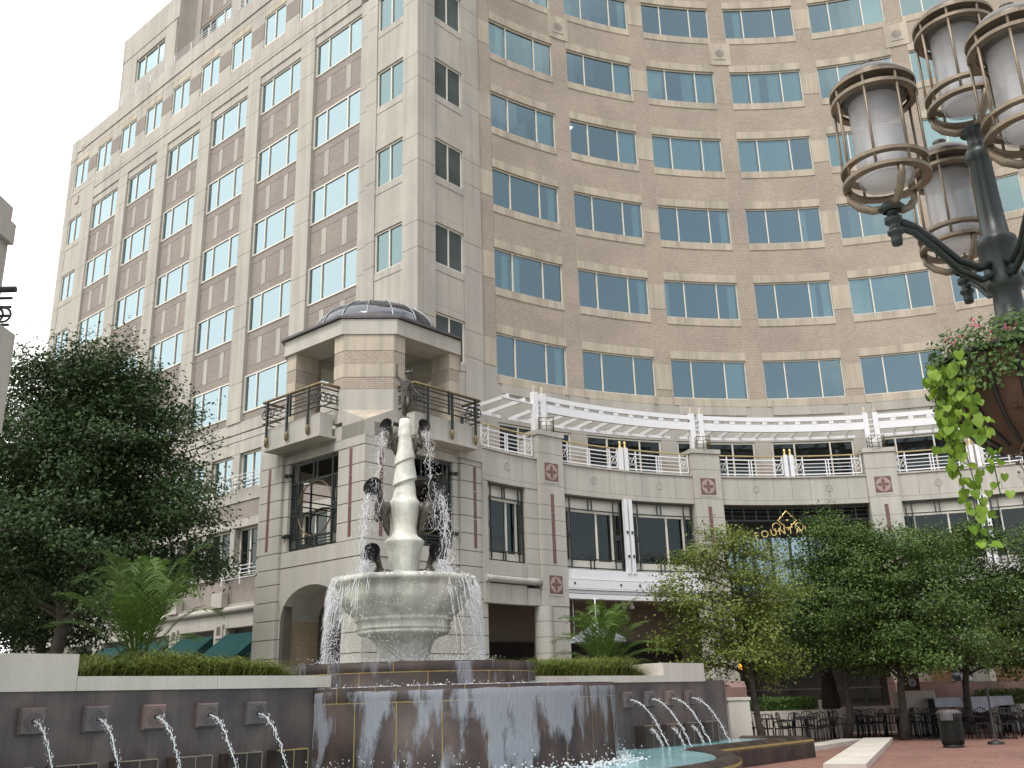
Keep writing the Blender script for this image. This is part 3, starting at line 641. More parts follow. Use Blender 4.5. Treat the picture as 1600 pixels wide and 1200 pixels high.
# eave: octagon ring with soffit
def octo(e):
    c = CH + e * .42; lo, hi = -e, SQ + e
    return [AB(*x) for x in ((c, lo), (hi - c - lo * 0 - e * 0, lo), (hi, c), (hi, SQ - c + 0), (hi - c, hi), (c, hi), (lo, SQ - c), (lo, c))]
o_out, o_in = octo(.10), octo(-1.0)
for i in range(8):
    q = (i + 1) % 8
    p = MB(); p.prism([o_out[i], o_out[q], o_in[q], o_in[i]], 12.98, 13.50); p.build('eave_beam', M['ashlar'], pav)
p = MB(); p.prism(octo(-.9), 13.3, 13.45); p.build('soffit', M['precast'], pav)
p = MB(); ro, ri = octo(.22), octo(-.55)
for i in range(8):
    q = (i + 1) % 8
    p.poly([(*ro[i], 13.52), (*ro[q], 13.52), (*ro[q], 13.60), (*ro[i], 13.60)]); p.poly([(*ro[i], 13.60), (*ro[q], 13.60), (*ri[q], 13.86), (*ri[i], 13.86)]); p.poly([(*ro[i], 13.52), (*ro[q], 13.52), (*ri[q], 13.51), (*ri[i], 13.51)])
p.build('metal_roof_edge', M['metal'], pav)
M['domerib'] = plain('pale_metal_rib', (.35, .36, .38), .4, .5)
dc = AB(SQ / 2, SQ / 2); DR = 2.25; DH = 1.35
M['domeglass'] = glassmat('smoky_dome_glass', (.42, .43, .47), (.80, .83, .90), 1.5, .08, .14)
for i in range(16):
    p = MB(); p.lathe([(DR * cos(q * pi / 16), 13.78 + DH * sin(q * pi / 16)) for q in range(9)], 3, dc, 2 * pi * i / 16, 2 * pi * (i + 1) / 16); p.build('dome_pane', M['domeglass'], pav)
    a_ = 2 * pi * i / 16; p = MB(); p.tube([(dc[0] + (DR + .02) * cos(q * pi / 16) * cos(a_), dc[1] + (DR + .02) * cos(q * pi / 16) * sin(a_), 13.78 + (DH + .02) * sin(q * pi / 16)) for q in range(9)], .02, 5); p.build('dome_rib', M['domerib'], pav)
p = MB(); p.lathe([(DR + .12, 13.6), (DR + .12, 13.84), (DR - .02, 13.88)], 32, dc); p.build('dome_kerb', M['metal'], pav)
# balconies on the two faces
def balcony(F, fi):
    u0, u1, D = 1.45, 4.28, .62
    piece(pav, 'balcony_front', F, u0, u1, 9.62, 10.32, .12, D, 'ashlar'); piece(pav, 'balcony_slab', F, u0 - .06, u1 + .06, 9.52, 9.62, 0.0, D + .06, 'ashlar')
    w_ = MB(); w_.extrude(F, [(u1, 9.0), (u1 + .6, 9.9), (u1 + .6, 10.25), (u1, 10.25)], -.2, .11); w_.build('balcony_shoulder', M['ashlar'], pav)
    g = MB(); e = D + .10; z0 = 10.32
    rail = MB(); pth = [F(u0 - .1, -.1, 11.22), F(u0 - .1, e, 11.22), F(u1 + .1, e, 11.22), F(u1 + .1, -.1, 11.22)]
    rail.tube(pth, .05, 6)
    for z in (10.48, 10.66, 10.78, 10.90, 11.08):
        g.tube([F(u0 - .1, 0, z), F(u0 - .1, e, z), F(u1 + .1, e, z), F(u1 + .1, 0, z)], .018 if z not in (10.48, 11.08) else .026, 5)
    r0 = g.build('balcony_railing', M['dkgreen'], pav); o = rail.build('handrail', M['brass'], r0)
    for u in (u0 + .5, u0 + 1.45, u0 + 1.60, u0 + 2.7):
        b_ = MB(); b_.box(F, u - .03, u + .03, e - .03, e + .04, 9.95 if abs(u - u0 - 1.45) > .01 else 10.45, 11.2); b_.build('baluster', M['dkgreen'], r0)
        if abs(u - u0 - 1.45) > .01:
            b_ = MB(); b_.tube([F(u, e, 9.98), F(u, e, 9.9), F(u, e, 9.72), F(u, e, 9.64)], [.04, .07, .06, .02], 6); b_.build('finial', M['brass'], r0)
    for c in (u0 + .18, u1 - .18):
        s_ = MB()
        for q in range(3): s_.torus((c + (q - 1) * .17, e, 10.78), .16, .018, F, 14, 4)
        s_.build('scrollwork', M['dkgreen'], r0)
    s_ = MB(); Fe = lambda u, d, z: F(u0 - .1, u, z)
    for q in range(3): s_.torus((.2 + q * .2, 0, 10.78), .15, .018, Fe, 14, 4)
    s_.build('scrollwork', M['dkgreen'], r0)
balcony(F_bl, 0); balcony(F_br, 1)
# ------------------------------------------------------------------ terrace arcade in front of the concave facade
arc = thing('terrace_arcade', 'curved limestone arcade with shop fronts below a planted terrace', 'arcade', PC(-.29, RT, 0))
M['paleinlay'] = stone('pale_pink_inlay', (.40, .31, .275), .1, .6, 2, 50, .05, .03)
PT = [-.6995, -.2906, .1185, .5275]; PH = .0345
def tp(name, u0, u1, z0, z1, d0=-.35, d1=0.0, mat='ashlar', root=None, gap=.007, n=None):
    return piece(root or arc, name, F_ter, u0, u1, z0, z1, d0, d1, mat, n or max(1, int((u1 - u0) / .03)), RT, gap, .0004)
ENDL, ENDR = -.885, .74
# fascia panels, with round weep recesses
t = ENDL
segs = [(ENDL, PT[0] - PH)] + [(PT[i] + PH, PT[i + 1] - PH) for i in range(3)] + [(PT[3] + PH, ENDR)]
for a_, b_ in segs:
    n = max(1, round((b_ - a_) / .041))
    for q in range(n):
        x0, x1 = a_ + (b_ - a_) * q / n, a_ + (b_ - a_) * (q + 1) / n
        tp('fascia_panel', x0, x1, 8.90, 9.80)
    tp('coping', a_, b_, 9.80, 9.88, -.4, .05); tp('lintel_course', a_, b_, 8.70, 8.90, -.5, .02)
    for s in ((.25, .75) if b_ - a_ > .2 else (.45,)):
        u = a_ + (b_ - a_) * s; m_ = MB(); m_.torus((u, 0.0, 9.36), .135, .018, lambda x, d, z, u=u: F_ter(u + (x - u) / RT, d, z), 16, 5)
        m_.extrude(lambda x, d, z: F_ter(x, d, z), [(u + .125 / RT * cos(q * pi / 8), 9.36 + .125 * sin(q * pi / 8)) for q in range(16)], 0, .004); m_.build('weep_recess', M['precast2'], arc)
def medallion(u, z, s=.34, d=.12):
    Fm = lambda x, dd, zz: F_ter(u + x / RT, dd + d, z + zz)
    piece(arc, 'medallion_frame', Fm, -s * 1.25, s * 1.25, -s * 1.25, s * 1.25, -.02, .012, 'ashlar')
    o = piece(arc, 'medallion', Fm, -s, s, -s, s, -.01, .022, 'redgran')
    q_ = MB(); q_.extrude(Fm, [(s * .86 * cos(k * pi / 12), s * .86 * sin(k * pi / 12)) for k in range(24)], .0, .030); q_.build('medallion_disc', M['paleinlay'], o)
    q_ = MB()
    for k in range(4):
        a_ = k * pi / 2; q_.extrude(Fm, [(s * .8 * cos(a_), s * .8 * sin(a_)), (s * .42 * cos(a_ + .55), s * .42 * sin(a_ + .55)), (.02 * cos(a_ + pi), .02 * sin(a_ + pi)), (s * .42 * cos(a_ - .55), s * .42 * sin(a_ - .55))], .0, .036 + k * .001)
    q_.build('quatrefoil', M['redgran'], o)
for i, u in enumerate(PT):
    tp('pier_cap', u - PH - .003, u + PH + .003, 10.74, 10.93, -.9, .17); tp('pier_block', u - PH, u + PH, 10.08, 10.74, -.85, .12); tp('pier_block', u - PH, u + PH, 8.90, 10.08, -.5, .12)
    medallion(u, 9.40)
    a_, b_ = u - PH, u + PH
    zz = [4.62, 5.18, 6.03, 6.56, 7.1, 7.64, 8.17, 8.90]
    for z0, z1 in zip(zz[:-1], zz[1:]): tp('pier_block', a_, b_, z0, z1, -.5, .12)
    for z0, z1 in ((6.1, 7.0), (7.02, 7.9), (7.92, 8.6)): tp('granite_strip', u - .0045, u + .0045, z0, z1, .1, .134, 'redgran', gap=.004)
    if i == 0: medallion(u, 5.36, .32)
    zz = [1.97, 2.5, 3.04, 3.57, 4.1, 4.62]
    for z0, z1 in zip(zz[:-1], zz[1:]):
        tp('pier_block', a_ + .012, b_, z0, z1, -.5, .10)
        c_ = MB(); c_.lathe([(.33, z0 + .007), (.33, z1 - .007)], 20, PC(a_ + .012, RT + .12, 0)[:2]); c_.lathe([(.0, z1 - .007), (.33, z1 - .007)], 20, PC(a_ + .012, RT + .12, 0)[:2]); c_.build('round_shaft', M['ashlar'], arc)
    tp('pier_plinth', a_ - .006, b_ + .006, 0, 1.75, -.7, .30, 'pinkgran'); q_ = MB(); q_.box(lambda x, d, z: F_ter(x, d - (z - 1.75) * .7 if d > 0 else d, z), a_ - .006, b_ + .006, -.7, .30, 1.75, 1.97, 2, RT); q_.build('plinth_bevel', M['pinkgran'], arc)
    B1(F_ter, a_ + .001, b_ - .001, -.45, .08, 0, 10.7, 2, RT).build('mortar_core', M['joint'], arc)
# half bay next to the pavilion
for z0, z1 in zip([4.62, 5.5, 6.03, 6.56, 7.1, 7.64, 8.17], [5.2, 6.03, 6.56, 7.1, 7.64, 8.17, 8.70]): tp('wall_block', -.768, PT[0] - PH, z0, z1)
tp('wall_block', ENDL, -.872, 4.62, 8.7); tp('sill_course', -.872, -.768, 5.55, 6.03); tp('lintel_panel', -.872, -.81, 4.62, 5.28, -.35, -.04); tp('lintel_panel', -.81, -.768, 4.62, 5.28, -.35, -.04)
m_ = MB(); m_.tube([F_ter(-.885 + .15 * q / 8, .02, 5.42) for q in range(9)], .12, 10); m_.build('roll_moulding', M['ashlar'], arc)
def shop_window(ca, cb, name='shop_window', mir=False):
    """cream window with header panel behind a dark grille, local to the arcade centre"""
    w_ = cb - ca; k = 1 / RT
    f = MB(); F = F_terl; D = -.28
    f.box(F, ca, cb, D - .05, D + .03, 8.18, 8.68, 4, RT); f.box(F, ca, cb, D - .04, D + .06, 8.12, 8.2, 4, RT); f.box(F, ca, cb, D - .05, D + .05, 6.03, 6.34, 4, RT)
    for s in (.14, .60, .86): f.box(F, ca + w_ * s - .035 * k, ca + w_ * s + .035 * k, D - .05, D + .05, 6.34, 8.12, 1, RT)
    o = mk(name, f.mesh(name, M['frame']), arc, (CX, CY, 0), 0)
    cs = (0, .14, .60, .86, 1)
    for q in range(4):
        p = MB(); ua, ub = ca + w_ * cs[q], ca + w_ * cs[q + 1]; p.poly([F(ua, D, 6.3), F(ub, D, 6.3), F(ub, D, 8.14), F(ua, D, 8.14)]); subs(o, 'pane', p.mesh('pane', M['shopglass']))
    g = MB(); D = -.10
    for s in (.035, .12, .44, .50, .86, .965): g.box(F, ca + w_ * s - .02 * k, ca + w_ * s + .02 * k, D - .02, D + .02, (8.2 if .2 < s < .8 else 6.05), 8.66, 1, RT)
    for s in (.06, .095, .885, .93): g.box(F, ca + w_ * s - .008 * k, ca + w_ * s + .008 * k, D - .01, D + .01, 6.4, 8.2, 1, RT)
    for s in (.44, .50): g.box(F, ca + w_ * s - .02 * k, ca + w_ * s + .02 * k, D - .02, D + .02, 6.0, 6.4, 1, RT)
    for z in (8.62, 8.2, 6.38, 6.06): g.box(F, ca + .02 * k, cb - .02 * k, D - .02, D + .02, z - .022, z + .022, 4, RT)
    for z in (7.2, 7.3):
        for s0, s1 in ((.035, .12), (.86, .965)): g.box(F, ca + w_ * s0, ca + w_ * s1, D - .02, D + .025, z - .05, z + .03, 1, RT)
    subs(o, 'grille', g.mesh('grille', M['dkgreen'])); return o
ow = shop_window(-.872, -.768)
for cb_ in (0.0, .818):
    for a_, b_ in ((-.662, -.508), (-.486, -.329)):
        o = shop_window(a_, b_); o.location = (CX, CY, 0); o.rotation_euler = (0, 0, -cb_)
    for s in (-.0062, .0062):
        b_ = MB(); c = -.497 + cb_ + s; b_.box(F_ter, c - .0042, c + .0042, -.05, .10, 5.9, 8.70, 1, RT); p_ = b_.build('white_post', M['white'], arc)
        for z in (6.5, 7.4): B1(F_ter, c - .0022, c + .0022, .10, .13, z, z + .09, 1, RT).build('post_fitting', M['dkgreen'], p_)
    # white band under the windows
    a_, b_ = -.666 + cb_, -.324 + cb_
    for z0, z1, d in ((5.62, 5.98, .06), (5.30, 5.60, .12), (5.24, 5.29, .14), (5.12, 5.23, .08), (4.92, 5.10, .10)): tp('white_band', a_, b_, z0, z1, -.3, d, 'white', gap=.003)
    for s in (.05, .4, .54, .92): B1(F_ter, a_ + (b_ - a_) * s - .002, a_ + (b_ - a_) * s + .002, .12, .14, 5.42, 5.5, 1, RT).build('band_fitting', M['dkgreen'], arc)
# entrance bay: deep opening with gridded transom and glazed screen
ea, eb = PT[1] + PH, PT[2] - PH
g = MB(); D = -.3
for z in (8.12, 8.62): g.box(F_ter, ea, eb, D - .03, D + .03, z - .03, z + .03, 10, RT)
for q in range(13): u = ea + (eb - ea) * q / 12; g.box(F_ter, u - .0015, u + .0015, D - .025, D + .025, 8.12, 8.64, 1, RT)
for z in (8.3, 8.48): g.box(F_ter, ea, eb, D - .015, D + .015, z - .012, z + .012, 10, RT)
g.build('transom_grille', M['dkgreen'], arc)
for q in range(8):
    u0, u1 = ea + (eb - ea) * q / 8, ea + (eb - ea) * (q + 1) / 8
    p = MB(); p.poly([F_ter(u0, -1.0, 5.2), F_ter(u1, -1.0, 5.2), F_ter(u1, -1.0, 7.55), F_ter(u0, -1.0, 7.55)]); p.build('entrance_pane', M['glassr'], arc)
    p = MB(); p.box(F_ter, u1 - .002, u1 + .002, -1.05, -.93, 5.0, 7.6, 1, RT); p.build('entrance_mullion', M['dkgreen'], arc)
    if q in (1, 2, 5, 6):
        b_ = MB(); r2 = random.Random(q)
        for s in range(4):
            x, z = u0 + .003 + r2.random() * (u1 - u0 - .006), 5.3; pth = [F_ter(x, -.94, z)]
            for e in range(5): x = min(u1, max(u0, x + r2.uniform(-.007, .007))); z += .45; pth.append(F_ter(x, -.94, z))
            b_.tube(pth, .012, 4)
        b_.build('branching_screen', M['dkgreen'], arc)
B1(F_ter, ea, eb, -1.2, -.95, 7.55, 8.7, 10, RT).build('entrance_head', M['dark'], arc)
B1(F_ter, ea, eb, -1.2, -.9, 4.9, 5.2, 10, RT).build('entrance_beam', M['dkgreen'], arc)
# interior of the arcade
B1(F_ter, -.95, .78, -3.5, -3.3, 0, 9.6, 40, RT).build('rear_wall', M['beigein'], arc)
B1(F_ter, -.95, .78, -3.3, -.36, 4.95, 5.05, 40, RT).build('arcade_ceiling', M['beigein'], arc)
B1(F_ter, -.95, .78, -3.32, -.02, 9.3, 9.78, 40, RT).build('terrace_slab', M['precast2'], arc)
B1(F_ter, -.95, .78, -3.3, -.5, 0, .9, 40, RT).build('arcade_floor', M['granitew'], arc)  # dark granite here stands in for the shade under the trees
B1(F_ter, -.80, -.33, -3.2, -3.0, .9, 2.35, 10, RT).build('counter_front', M['rust'], arc)
B1(F_ter, -.80, -.30, -3.29, -3.05, 2.35, 3.6, 10, RT).build('shade_infill', M['dark'], arc)  # solid dark block stands in for shade above the counter
for u in (-.25, -.17, -.1, -.03, .05): B1(F_ter, u - .002, u + .002, -2.0, -1.9, .9, 4.9, 1, RT).build('door_frame', M['dkgreen'], arc)
B1(F_ter, ea, eb, -3.25, -2.2, .9, 4.9, 8, RT).build('shade_infill', M['dark'], arc)  # solid dark block stands in for shade behind the doors
for z in (1.6, 2.9): B1(F_ter, ea, eb, -1.92, -1.86, z, z + .05, 8, RT).build('door_rail', M['metal'], arc)
# shop fronts of the right-hand bays: cream wall over pink granite with tan panels
for a_, b_ in ((PT[2] + PH, PT[3] - PH), (PT[3] + PH, ENDR)):
    n = 5
    for q in range(n):
        u0, u1 = a_ + (b_ - a_) * q / n, a_ + (b_ - a_) * (q + 1) / n
        tp('granite_dado', u0, u1, .6, 1.7, -.6, -.25, 'pinkgran'); tp('shop_panel', u0, u1 - .012, 1.7, 4.2, -.6, -.35, 'ashlar' if q % 2 else 'shoptan'); tp('shop_mullion', u1 - .012, u1, 1.7, 4.2, -.6, -.3, 'frame')
    tp('shop_head', a_, b_, 4.2, 4.92, -.6, -.3)

# ------------------------------------------------------------------ white railings along the terrace
def railing(u0, u1, label, centre=True):
    r = thing('terrace_railing', label, 'railing', PC((u0 + u1) / 2, RT + .1, 9.88), 'white railings along the terrace edge')
    n = max(2, int((u1 - u0) / .02)); Dr = -.12
    h_ = MB(); h_.tube([F_ter(u0 + (u1 - u0) * q / n, Dr, 10.74) for q in range(n + 1)], .03, 6); h_.build('handrail', M['railgold'], r)
    c = (u0 + u1) / 2; spans = [(u0 + .004, c - .014), (c + .014, u1 - .004)] if centre else [(u0 + .004, u1 - .004)]
    for a_, b_ in spans:
        f = MB()
        for z in (9.98, 10.58): f.box(F_ter, a_, b_, Dr - .02, Dr + .02, z - .022, z + .022, 4, RT)
        for z in (10.13, 10.27, 10.42): f.box(F_ter, a_ + .02, b_ - .02, Dr - .012, Dr + .012, z - .013, z + .013, 4, RT)
        f.build('rail_bars', M['white'], r)
        mid = (a_ + b_) / 2
        for u in (a_, b_, a_ + .02, b_ - .02, mid - .003, mid + .003):
            b2 = MB(); b2.box(F_ter, u - .0011, u + .0011, Dr - .02, Dr + .02, 9.88 if u not in (a_, b_) else 9.98, 10.6 if abs(u - mid) < .004 else 10.72, 1, RT); b2.build('baluster', M['white'], r)
        for u in (a_ + .01, b_ - .01):
            k_ = MB(); Fk = lambda x, d, z, u=u: F_ter(u + x / RT, d, z)
            k_.torus((0, Dr, 10.28), .14, .016, Fk, 16, 4)
            for s in (-1, 1): k_.tube([Fk(-.17, Dr, 10.28 - s * .28), Fk(.17, Dr, 10.28 + s * .28)], .013, 4)
            k_.build('circle_panel', M['white'], r); k_ = MB(); k_.ball(Fk(0, Dr, 10.28), .035, 4); k_.build('rosette', M['gild'], r)
    if centre:
        for s in (-.0065, .0065):
            b2 = MB(); b2.box(F_ter, c + s - .0042, c + s + .0042, Dr - .05, Dr + .12, 9.62, 10.78, 1, RT); p_ = b2.build('centre_post', M['white'], r)
            k_ = MB(); b_ = F_ter(c + s, Dr + .03, 0); k_.lathe([(.05, 10.78), (.06, 10.84), (.03, 10.88), (.06, 10.96), (.05, 11.02), (.0, 11.06)], 10, b_[:2]); k_.build('post_finial', M['gild'], p_)
lab = ['white railing between the pavilion balcony and the first terrace pier', 'white railing above the double shop window with white posts', 'white railing above the gold lettered entrance', 'white railing at the far right behind the trailing vine', 'white railing at the right edge of the terrace']
for (a_, b_), l_ in zip(segs, lab): railing(a_, b_, l_, b_ - a_ > .2)

# ------------------------------------------------------------------ white pergolas
def pergola(u0, u1, label, post0=True, post1=True):
    r = thing('pergola', label, 'pergola', PC((u0 + u1) / 2, RT + .6, 9.88), 'white pergolas on the terrace')
    Dp = -.45; n = max(3, int((u1 - u0) / .02))
    for z0, z1, nm, d in ((12.06, 12.12, 'lower_beam', .03),) if not post0 else ((11.86, 12.17, 'lower_beam', .07), (12.30, 12.48, 'upper_beam', .09)): B1(F_ter, u0, u1, Dp - .06, Dp + d, z0, z1, n, RT).build(nm, M['white'], r)
    k = max(2, round((u1 - u0) / .037))
    for q in range(k + 1):
        u = u0 + (u1 - u0) * q / k
        if post0: b_ = MB(); b_.box(F_ter, u - .0055, u + .0055, Dp - .05, Dp + .08, 12.17, 12.30, 1, RT); b_.build('beam_block', M['white'], r)
        if q < k:
            um = u + (u1 - u0) / k / 2; b_ = MB(); b_.box(F_ter, um - .0016, um + .0016, -2.95, Dp - .06, 12.16, 12.30, 1, RT); b_.build('rafter', M['white'], r)
    B1(F_ter, u0, u1, -2.5, -2.42, 12.02, 12.14, n, RT).build('purlin', M['white'], r)
    for on, u in ((post0, u0), (post1, u1)):
        if not on: continue
        b_ = MB(); b_.box(F_ter, u - .0055, u + .0055, Dp - .1, Dp + .12, 10.93, 12.56, 1, RT); p_ = b_.build('post', M['white'], r)
        c_ = F_ter(u, Dp, 0); k_ = MB(); k_.lathe([(.09, 12.56), (.10, 12.64), (.06, 12.70), (.055, 12.82), (.0, 12.86)], 8, c_[:2]); k_.build('post_finial', M['buff'], p_)
gp2 = .011
pl = ['short white pergola end beside the domed pavilion', 'white pergola above the double shop window', 'white pergola above the gold lettered entrance', 'white pergola at the right behind the hanging basket']
for i, (a_, b_) in enumerate(((-.80, PT[0] - gp2), (PT[0] + gp2, PT[1] - gp2), (PT[1] + gp2, PT[2] - gp2), (PT[2] + gp2, PT[3] - gp2))): pergola(a_, b_, pl[i], i > 0)
for i, u in enumerate(PT[:3]):
    r = thing('post_ladder', ['white ladder tie between pergola posts nearest the pavilion', 'white ladder tie between the middle pair of pergola posts', 'white ladder tie between the pergola posts furthest right'][i], 'ladder tie', PC(u, RT + .45, 10.93), 'ladder ties between pergola posts')
    for q in range(7): B1(F_ter, u - .0055, u + .0055, -.47, -.43, 11.05 + q * .2, 11.10 + q * .2, 1, RT).build('rung', M['white'], r)
    # lantern cage on the pier
    r = thing('pier_lantern', ['square brass cage lantern on the pier nearest the pavilion', 'square brass cage lantern on the middle terrace pier', 'square brass cage lantern on the pier right of the entrance'][i], 'lantern', PC(u, RT + .05, 10.93), 'cage lanterns on the terrace piers')
    c = PC(u, RT + .05, 0); k_ = MB(); s = .27
    for x in (-s, 0, s):
        for y in (-s, s):
            k_.tube([(c[0] + x, c[1] + y, 10.93), (c[0] + x, c[1] + y, 11.45)], .015, 4); k_.tube([(c[0] + y, c[1] + x, 10.93), (c[0] + y, c[1] + x, 11.45)], .015, 4)
    for z in (10.96, 11.12, 11.28, 11.44):
        k_.tube([(c[0] - s, c[1] - s, z), (c[0] + s, c[1] - s, z), (c[0] + s, c[1] + s, z), (c[0] - s, c[1] + s, z), (c[0] - s, c[1] - s, z)], .013, 4)
    k_.build('cage', M['brass'], r); k_ = MB(); k_.lathe([(.0, 10.94), (.17, 10.94), (.17, 11.3), (.12, 11.36), (0, 11.38)], 14, c[:2]); k_.build('lamp_shade', M['curtain'], r)

# ------------------------------------------------------------------ gilded sign over the entrance
sgn = thing('entrance_sign', 'gilded lettering ONE FOUNTAIN SQUARE with quatrefoil emblem over the entrance', 'sign', PC(-.104, RT - .05, 6.9))
UC = -.104
def letter(ch, u, z, rot, size=.40):
    cu = bpy.data.curves.new('letter', 'FONT'); cu.body = ch; cu.size = size; cu.extrude = .03; cu.align_x = 'CENTER'
    tmp = bpy.data.objects.new('tmp', cu); COL.objects.link(tmp); dg = bpy.context.evaluated_depsgraph_get(); me = bpy.data.meshes.new_from_object(tmp.evaluated_get(dg)); bpy.data.objects.remove(tmp)
    me.name = 'letter'; me.materials.clear(); me.materials.append(M['gild'])
    p = PC(u, RT + .12, z)
    for v in me.vertices:                                    # stand the glyph up on the curved wall
        x, y, d = v.co; xr, zr = x * cos(rot) - y * sin(rot), x * sin(rot) + y * cos(rot)
        v.co = PC(u + xr / RT, RT + .12 - d, z + zr)
    return mk('letter', me, sgn)
txt = 'ONE FOUNTAIN SQUARE'; W_ = {'I': .55, ' ': .8, 'E': .85, 'F': .85, 'Q': 1.15, 'O': 1.15}
pos = []; x = 0
for ch in txt: wd = .345 * W_.get(ch, 1.0); pos.append(x + wd / 2); x += wd
for ch, px in zip(txt, pos):
    if ch == ' ': continue
    s = px - x / 2 - .25; u = UC + .034 + s / RT; letter(ch, u, 7.58 - .062 * s * s, -.124 * s)
Fe = lambda x, d, z: F_ter(UC + x / RT, d - .12, 8.10 + z)
q_ = MB(); pts = []
for k in range(4):
    for x, z in ((.0, .40), (.07, .30), (.13, .27), (.17, .20), (.15, .15), (.20, .17), (.27, .13), (.30, .07)):
        c_, s_ = cos(-k * pi / 2), sin(-k * pi / 2); pts.append(Fe(x * c_ - z * s_, 0, x * s_ + z * c_))
q_.tube(pts + [pts[0]], .028, 5, False); q_.build('quatrefoil_outline', M['gild'], sgn)
q_ = MB(); q_.ball(Fe(0, .0, 0), .05, 5); q_.build('boss', M['gild'], sgn)
for s in (-1, 1): q_ = MB(); q_.torus((s * .47, 0, -.27), .165, .022, Fe, 22, 5); q_.build('ring', M['gild'], sgn)

# ------------------------------------------------------------------ white balcony rails and awnings of the left wing
def small_rail(u0, u1, z, label):
    r = thing('balcony_rail', label, 'railing', F_left((u0 + u1) / 2, .25, z), 'small white rails of the left wing'); f = MB()
    for q in (0, .18, .34, .5): f.tube([F_left(u0, .0, z + q), F_left(u0, .28, z + q), F_left(u1, .28, z + q), F_left(u1, 0, z + q)], .02, 4)
    f.build('rail_bars', M['white'], r)
    for u in (u0, (u0 + u1) / 2, u1): B1(F_left, u - .02, u + .02, .26, .30, z - .25, z + .55).build('baluster', M['white'], r)
    k_ = MB(); k_.torus((u0 + .25, .28, z + .25), .18, .02, F_left, 14, 4); k_.build('circle_panel', M['white'], r)
small_rail(-38.2, -34.6, 10.72, 'white balcony rail under the windows at the tree top right'); small_rail(-37.0, -34.3, 6.75, 'white balcony rail beside the pavilion above the awnings'); small_rail(-46.2, -43.8, 6.75, 'white balcony rail seen between the left tree trunk and palm')
FSr = lambda u, d, z: G(u, 23.75 - d, z)
r = thing('roof_railing', 'thin white railing on the roof ledge of the left wing', 'railing', F_left(-49, 0, 37.6)); f = MB()
for q in (.1, .3, .5): f.tube([F_left(-55.6, .0, 37.55 + q), F_left(-46.8, .0, 37.55 + q)], .022, 4)
f.build('rail_bars', M['white'], r)
for q in range(6): B1(F_left, -55.6 + q * 1.75, -55.55 + q * 1.75, -.02, .02, 37.55, 38.08).build('baluster', M['white'], r)
r = thing('roof_railing', 'thin white railing under the recessed top windows', 'railing', F_left(-40, 0, 37.6)); f = MB()
for q in (.1, .3, .5): f.tube([F_left(-45.9, .0, 37.55 + q), F_left(-29, .0, 37.55 + q)], .022, 4)
f.build('rail_bars', M['white'], r)
for q in range(10): B1(F_left, -45.9 + q * 1.8, -45.85 + q * 1.8, -.02, .02, 37.55, 38.08).build('baluster', M['white'], r)
for i, l_ in enumerate(('teal awning between the pavilion and the first shop pier', 'teal awning right of the left palm', 'teal awning hidden partly by the left palm', 'teal awning behind the left tree trunk', 'teal awning at the far left')):
    u1 = -34.1 + .0 - 3.6 * (i - 1) - .0; u0 = u1 - 2.7
    r = thing('shop_awning', l_, 'awning', F_left((u0 + u1) / 2, .4, 3.2), 'teal shop awnings of the left wing')
    f = MB(); f.poly([F_left(u0, .05, 4.5), F_left(u1, .05, 4.5), F_left(u1, 1.25, 3.55), F_left(u0, 1.25, 3.55)]); f.build('canvas', M['awning'], r)
    f = MB(); f.poly([F_left(u0, 1.25, 3.55), F_left(u1, 1.25, 3.55), F_left(u1, 1.26, 3.25), F_left(u0, 1.26, 3.25)]); f.build('valance', M['awning'], r)
    for u in (u0, u1): f = MB(); f.poly([F_left(u, .05, 4.5), F_left(u, 1.25, 3.55), F_left(u, .05, 3.55)]); f.build('side_gusset', M['awning'], r)
# ------------------------------------------------------------------ fountain: pool, wall, drums
AS, BS = -15.0, 13.744                                   # the statue's axis
S = G(AS, BS, 0)
AWL, AWR = -13.75, -13.2                                 # faces of the spout walls, left and right of the drum
F_wl = lambda u, d, z: G(AWL + d, u, z); F_wr = lambda u, d, z: G(AWR + d, u, z)
DC = G(-13.77, BS, 0); DRr = 3.18; ZT = 1.84
pool = thing('fountain_pool', 'dark granite pool rim of the fountain with rounded coping', 'pool', G(-11, BS, 0))
RP, AP = 6.47, -11.35
def rim_path(off):
    """plan outline of the pool front from the left wing to the right wing, (A,B)"""
    r = RP + off; a0 = AP + off; db = math.sqrt(r * r - (a0 - AS) ** 2); pts = [(AWL, 3.3 - off), (a0, 3.3 - off)]
    th = math.atan2(db, a0 - AS); n = 26
    n1 = 4
    for q in range(1, n1): pts.append((a0, 3.3 - off + (BS - db - 3.3 + off) * q / n1))
    for q in range(n + 1): a_ = -th + 2 * th * q / n; pts.append((AS + r * cos(a_), BS + r * sin(a_)))
    for q in range(1, n1): pts.append((a0, BS + db + (24.2 + off - BS - db) * q / n1))
    pts += [(a0, 24.2 + off), (AWR, 24.2 + off)]; return pts
po, pi_ = rim_path(0), rim_path(-.50)
prof = [(0, 0.0), (0, .36), (.05, .44), (.14, .50), (.28, .52), (.40, .49), (.47, .43), (.50, .34), (.50, .05)]
